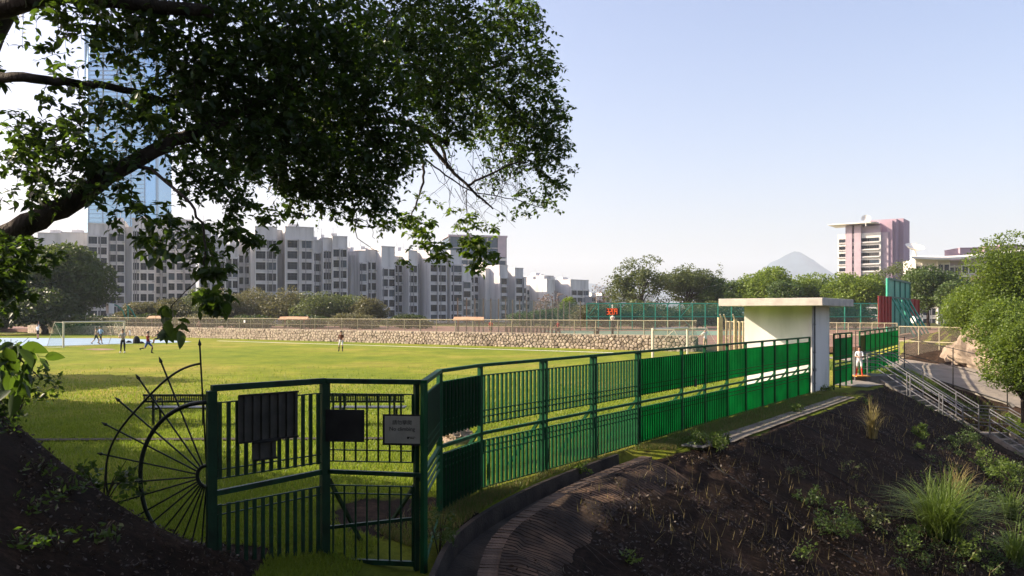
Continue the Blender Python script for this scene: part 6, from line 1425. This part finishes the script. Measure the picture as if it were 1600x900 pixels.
    def reg(c_):
        best = (9, None)
        for a, b in ed:
            A_, B_ = pr[a], pr[b]; ab = B_-A_; f = max(0, min(1, (c_-A_).dot(ab)/max(1e-9, ab.dot(ab)))); dd = (c_-A_-ab*f).length
            if dd < best[0]: best = (dd, (a, b, f))
        a, b, f = best[1]; a0 = a if a in ('pel', 'wst', 'chs', 'nck', 'hd0') else a[:2]
        if a0 in ('wst',) or (a0 == 'chs' and (b[:2] == 'sh' or f < .75)): return 1
        if a0 == 'pel': return 2 if (b[:2] == 'hp' or f < .3) else 1
        if a0 == 'sh': return 1 if (f < (.95 if sleeve else .2)) else 0
        if a0 == 'hp': return 2 if (long_ or f < .85) else 0
        if a0 == 'kn': return 2 if long_ else (3 if f > .4 else 0)
        if a0 == 'md': return 2 if long_ else 3
        if a0 == 'an': return 4
        return 0
    m2.polygons.foreach_set('material_index', [reg(p.center) for p in m2.polygons]); m2.name = 'body'
    o = bpy.data.objects.new('body', m2); COL.objects.link(o); o.parent = t
    # hair or cap, eyes, nose, mouth, ears
    hc = pr['hd1']; mb = MB(); n1, n2 = 14, 7
    for jn in range(n2+1):
        for i in range(n1):
            th = 2*math.pi*i/n1; ph = (.62*math.pi)*jn/n2; dn = .72 if math.sin(th) > .3 else 1.0
            ph *= dn; mb.v.append((hc.x+.092*s*math.sin(ph)*math.cos(th), hc.y-.008*s+.105*s*math.sin(ph)*math.sin(th), hc.z-.02*s+.118*s*math.cos(ph)))
    for jn in range(n2):
        for i in range(n1): mb.f.append((jn*n1+i, (jn+1)*n1+i, (jn+1)*n1+(i+1) % n1, jn*n1+(i+1) % n1)); mb.mi.append(0)
    if cap: mb.box((hc.x, hc.y+.13*s, hc.z+.02*s), (.13*s, .11*s, .012*s))
    hm_ = mb.mesh('hair', CLO[cap] if cap else SK['hair'], smooth=True); ho = bpy.data.objects.new('cap' if cap else 'hair', hm_); COL.objects.link(ho); ho.parent = t
    mb = MB(); fc = pr['hd0'].lerp(pr['hd1'], .45)
    for sx in (-1, 1): mb.box((fc.x+sx*.03*s, fc.y+.083*s, fc.z+.012*s), (.018*s, .012*s, .010*s))
    mb.box((fc.x, fc.y+.080*s, fc.z-.052*s), (.04*s, .012*s, .008*s)); em = mb.mesh('eyes_and_mouth', SK['hair']); eo = bpy.data.objects.new('face', em); COL.objects.link(eo); eo.parent = t
    mb = MB(); mb.tube([(fc.x, fc.y+.082*s, fc.z+.01*s), (fc.x, fc.y+.105*s, fc.z-.022*s), (fc.x, fc.y+.082*s, fc.z-.03*s)], [.006*s, .013*s, .01*s], 6)
    for sx in (-1, 1): mb.box((fc.x+sx*.082*s, fc.y, fc.z-.005*s), (.014*s, .03*s, .05*s))
    nm_ = mb.mesh('nose_and_ears', SK['skin']); no = bpy.data.objects.new('nose_and_ears', nm_); COL.objects.link(no); no.parent = t
    t.rotation_euler = (0, 0, face); return t
ST = (.05, .12, .2, .05, .02, -.03, .05)
def pose(L=ST, R_=ST): return {'L': L, 'R': R_}
def gpt(px, py): a, b = gp(px, py); return Vector((a, b, 0))
walk = pose((-.4, .12, .0, .05, .5, .15, .03), (.5, .12, 1.0, .05, -.3, -.75, .03)); run = pose((-.7, .2, .9, .1, .8, -.2, .03), (.8, .2, 1.9, .0, -.45, -1.5, .03))
person(gpt(59, 530), 1.62, R(160), pose((2.9, .25, 3.0, .1, .05, 0, .08), (.1, .2, .3, .1, -.1, -.12, .08)), 'person in white shirt and dark shorts with one arm raised at far left', 'white', 'black')
person(gpt(150, 538.2), 1.58, R(-70), walk, 'person in tan and white shirt walking on the blue court, left of the pair', 'tan', 'black')
person(gpt(157, 537.6), 1.66, R(-20), walk, 'person in pale blue shirt and dark shorts, right of the pair', 'paleblue', 'black')
person(gpt(192, 551.5), 1.66, R(175), pose((.5, .25, 1.5, -.9, .03, 0, .1), (.5, .25, 1.5, -.9, .03, 0, .1)), 'person with folded arms in yellow and grey top and long dark trousers', 'grey', 'black', long_=True, shoe='white')
person(gpt(231, 552.5), 1.62, R(-95), run, 'person in dark red shirt and blue shorts running near the left goal', 'maroon', 'blue', 'black')
person(gpt(247, 536.5)+Vector((0, 0, -.03)), 1.5, R(90), pose((.7, .1, 1.3, 0, 1.5, .1, .1), (.6, .1, 1.2, 0, 1.4, .3, .1)), 'person in dark clothes sitting low by the black bags', 'black', 'black')
person(gpt(203, 528.0), 1.0, R(180), pose((1.2, .4, 1.4, .2, .05, 0, .1)), 'small child in white in front of the stone wall', 'white', 'white')
person(gpt(533, 549.5), 1.50, R(170), pose((.2, .15, .8, -.2, .25, .1, .16), (.2, .15, .8, -.2, .1, -.2, .18)), 'lone boy in dark brown shirt and white shorts in mid pitch', 'brown', 'white', 'black')
person(Vector(((1102-800)/F*56.3, 56.3, .12)), 1.62, R(30), pose((.7, .2, 1.3, 0, .03, 0, .08), (.9, .2, 1.5, -.1, .03, 0, .08)), 'person in white shirt and navy cap behind the football goal', 'white', 'tan', cap='navy')
person(Vector((14.74, 33.95, .165)), 1.22, R(158), pose((.35, .12, 1.5, -.55, .05, 0, .10), (.35, .12, 1.5, -.55, -.02, 0, .10)), 'child in long white shirt and shorts with red socks on the stair platform', 'white', 'white', 'red', 'red')
person(P(767, 516, 84)*1.0-Vector((0, 0, .55)), 1.6, R(180), pose(), 'person in red top far behind the chain link, left of the slatted screen', 'red', 'black')
person(P(872, 516, 84)-Vector((0, 0, .55)), 1.6, R(120), walk, 'person in dark red behind the right end of the slatted screen', 'maroon', 'black')
person(Vector(((311-800)/F*97, 97, .5)), 1.5, R(180), walk, 'person in tan top behind the chain link above the stone wall, left', 'tan', 'brown')
# bags by the blue court
def bag(px, py, w_, h_, label):
    c_ = gpt(px, py); mb = MB(); n = 12; prof = [(0, 1.0), (.15, 1.1), (.5, 1.0), (.8, .75), (1, .3)]
    for f, k in prof:
        for i in range(n): a = 2*math.pi*i/n; mb.v.append((c_.x+math.cos(a)*w_/2*k*(1+.1*math.sin(3*a)), c_.y+math.sin(a)*w_*.35*k, f*h_))
    for q in range(len(prof)-1):
        for i in range(n): mb.f.append((q*n+i, q*n+(i+1) % n, q*n+n+(i+1) % n, q*n+n+i)); mb.mi.append(0)
    mb.f.append(tuple((len(prof)-1)*n+i for i in range(n))); mb.mi.append(0); t = thing('sports_bag', c_, label, 'bag', 'bags on the blue court')
    mb.build('body', CLO['black'], t, True); mb = MB(); mb.tube([(c_.x-w_*.3, c_.y, h_*.8), (c_.x, c_.y, h_*1.12), (c_.x+w_*.3, c_.y, h_*.8)], .02, 5); mb.build('strap', CLO['grey'], t)
bag(213, 536.8, .62, .72, 'largest black bag heaped on the blue court'); bag(201, 535.8, .5, .22, 'low black bag left of the largest one'); bag(221, 536.6, .42, .18, 'flat black bag right of the largest one')

# ------------------------------------------------------------------ haze
mb = MB(); mb.box((0, 3200, 217), (8400, 7000, 450)); hz = bpy.data.objects.new('haze', mb.mesh('haze', [])); COL.objects.link(hz)
m = bpy.data.materials.new('haze_air'); m.use_nodes = True; N = m.node_tree.nodes; N.remove(N['Principled BSDF'])
pv = N.new('ShaderNodeVolumePrincipled'); pv.inputs['Color'].default_value = (.78, .87, 1, 1); pv.inputs['Density'].default_value = .00016; pv.inputs['Anisotropy'].default_value = .1
m.node_tree.links.new(pv.outputs[0], N['Material Output'].inputs['Volume']); hz.data.materials.append(m); tag(hz, 'thin pale haze over the distance', 'haze', kind='stuff')
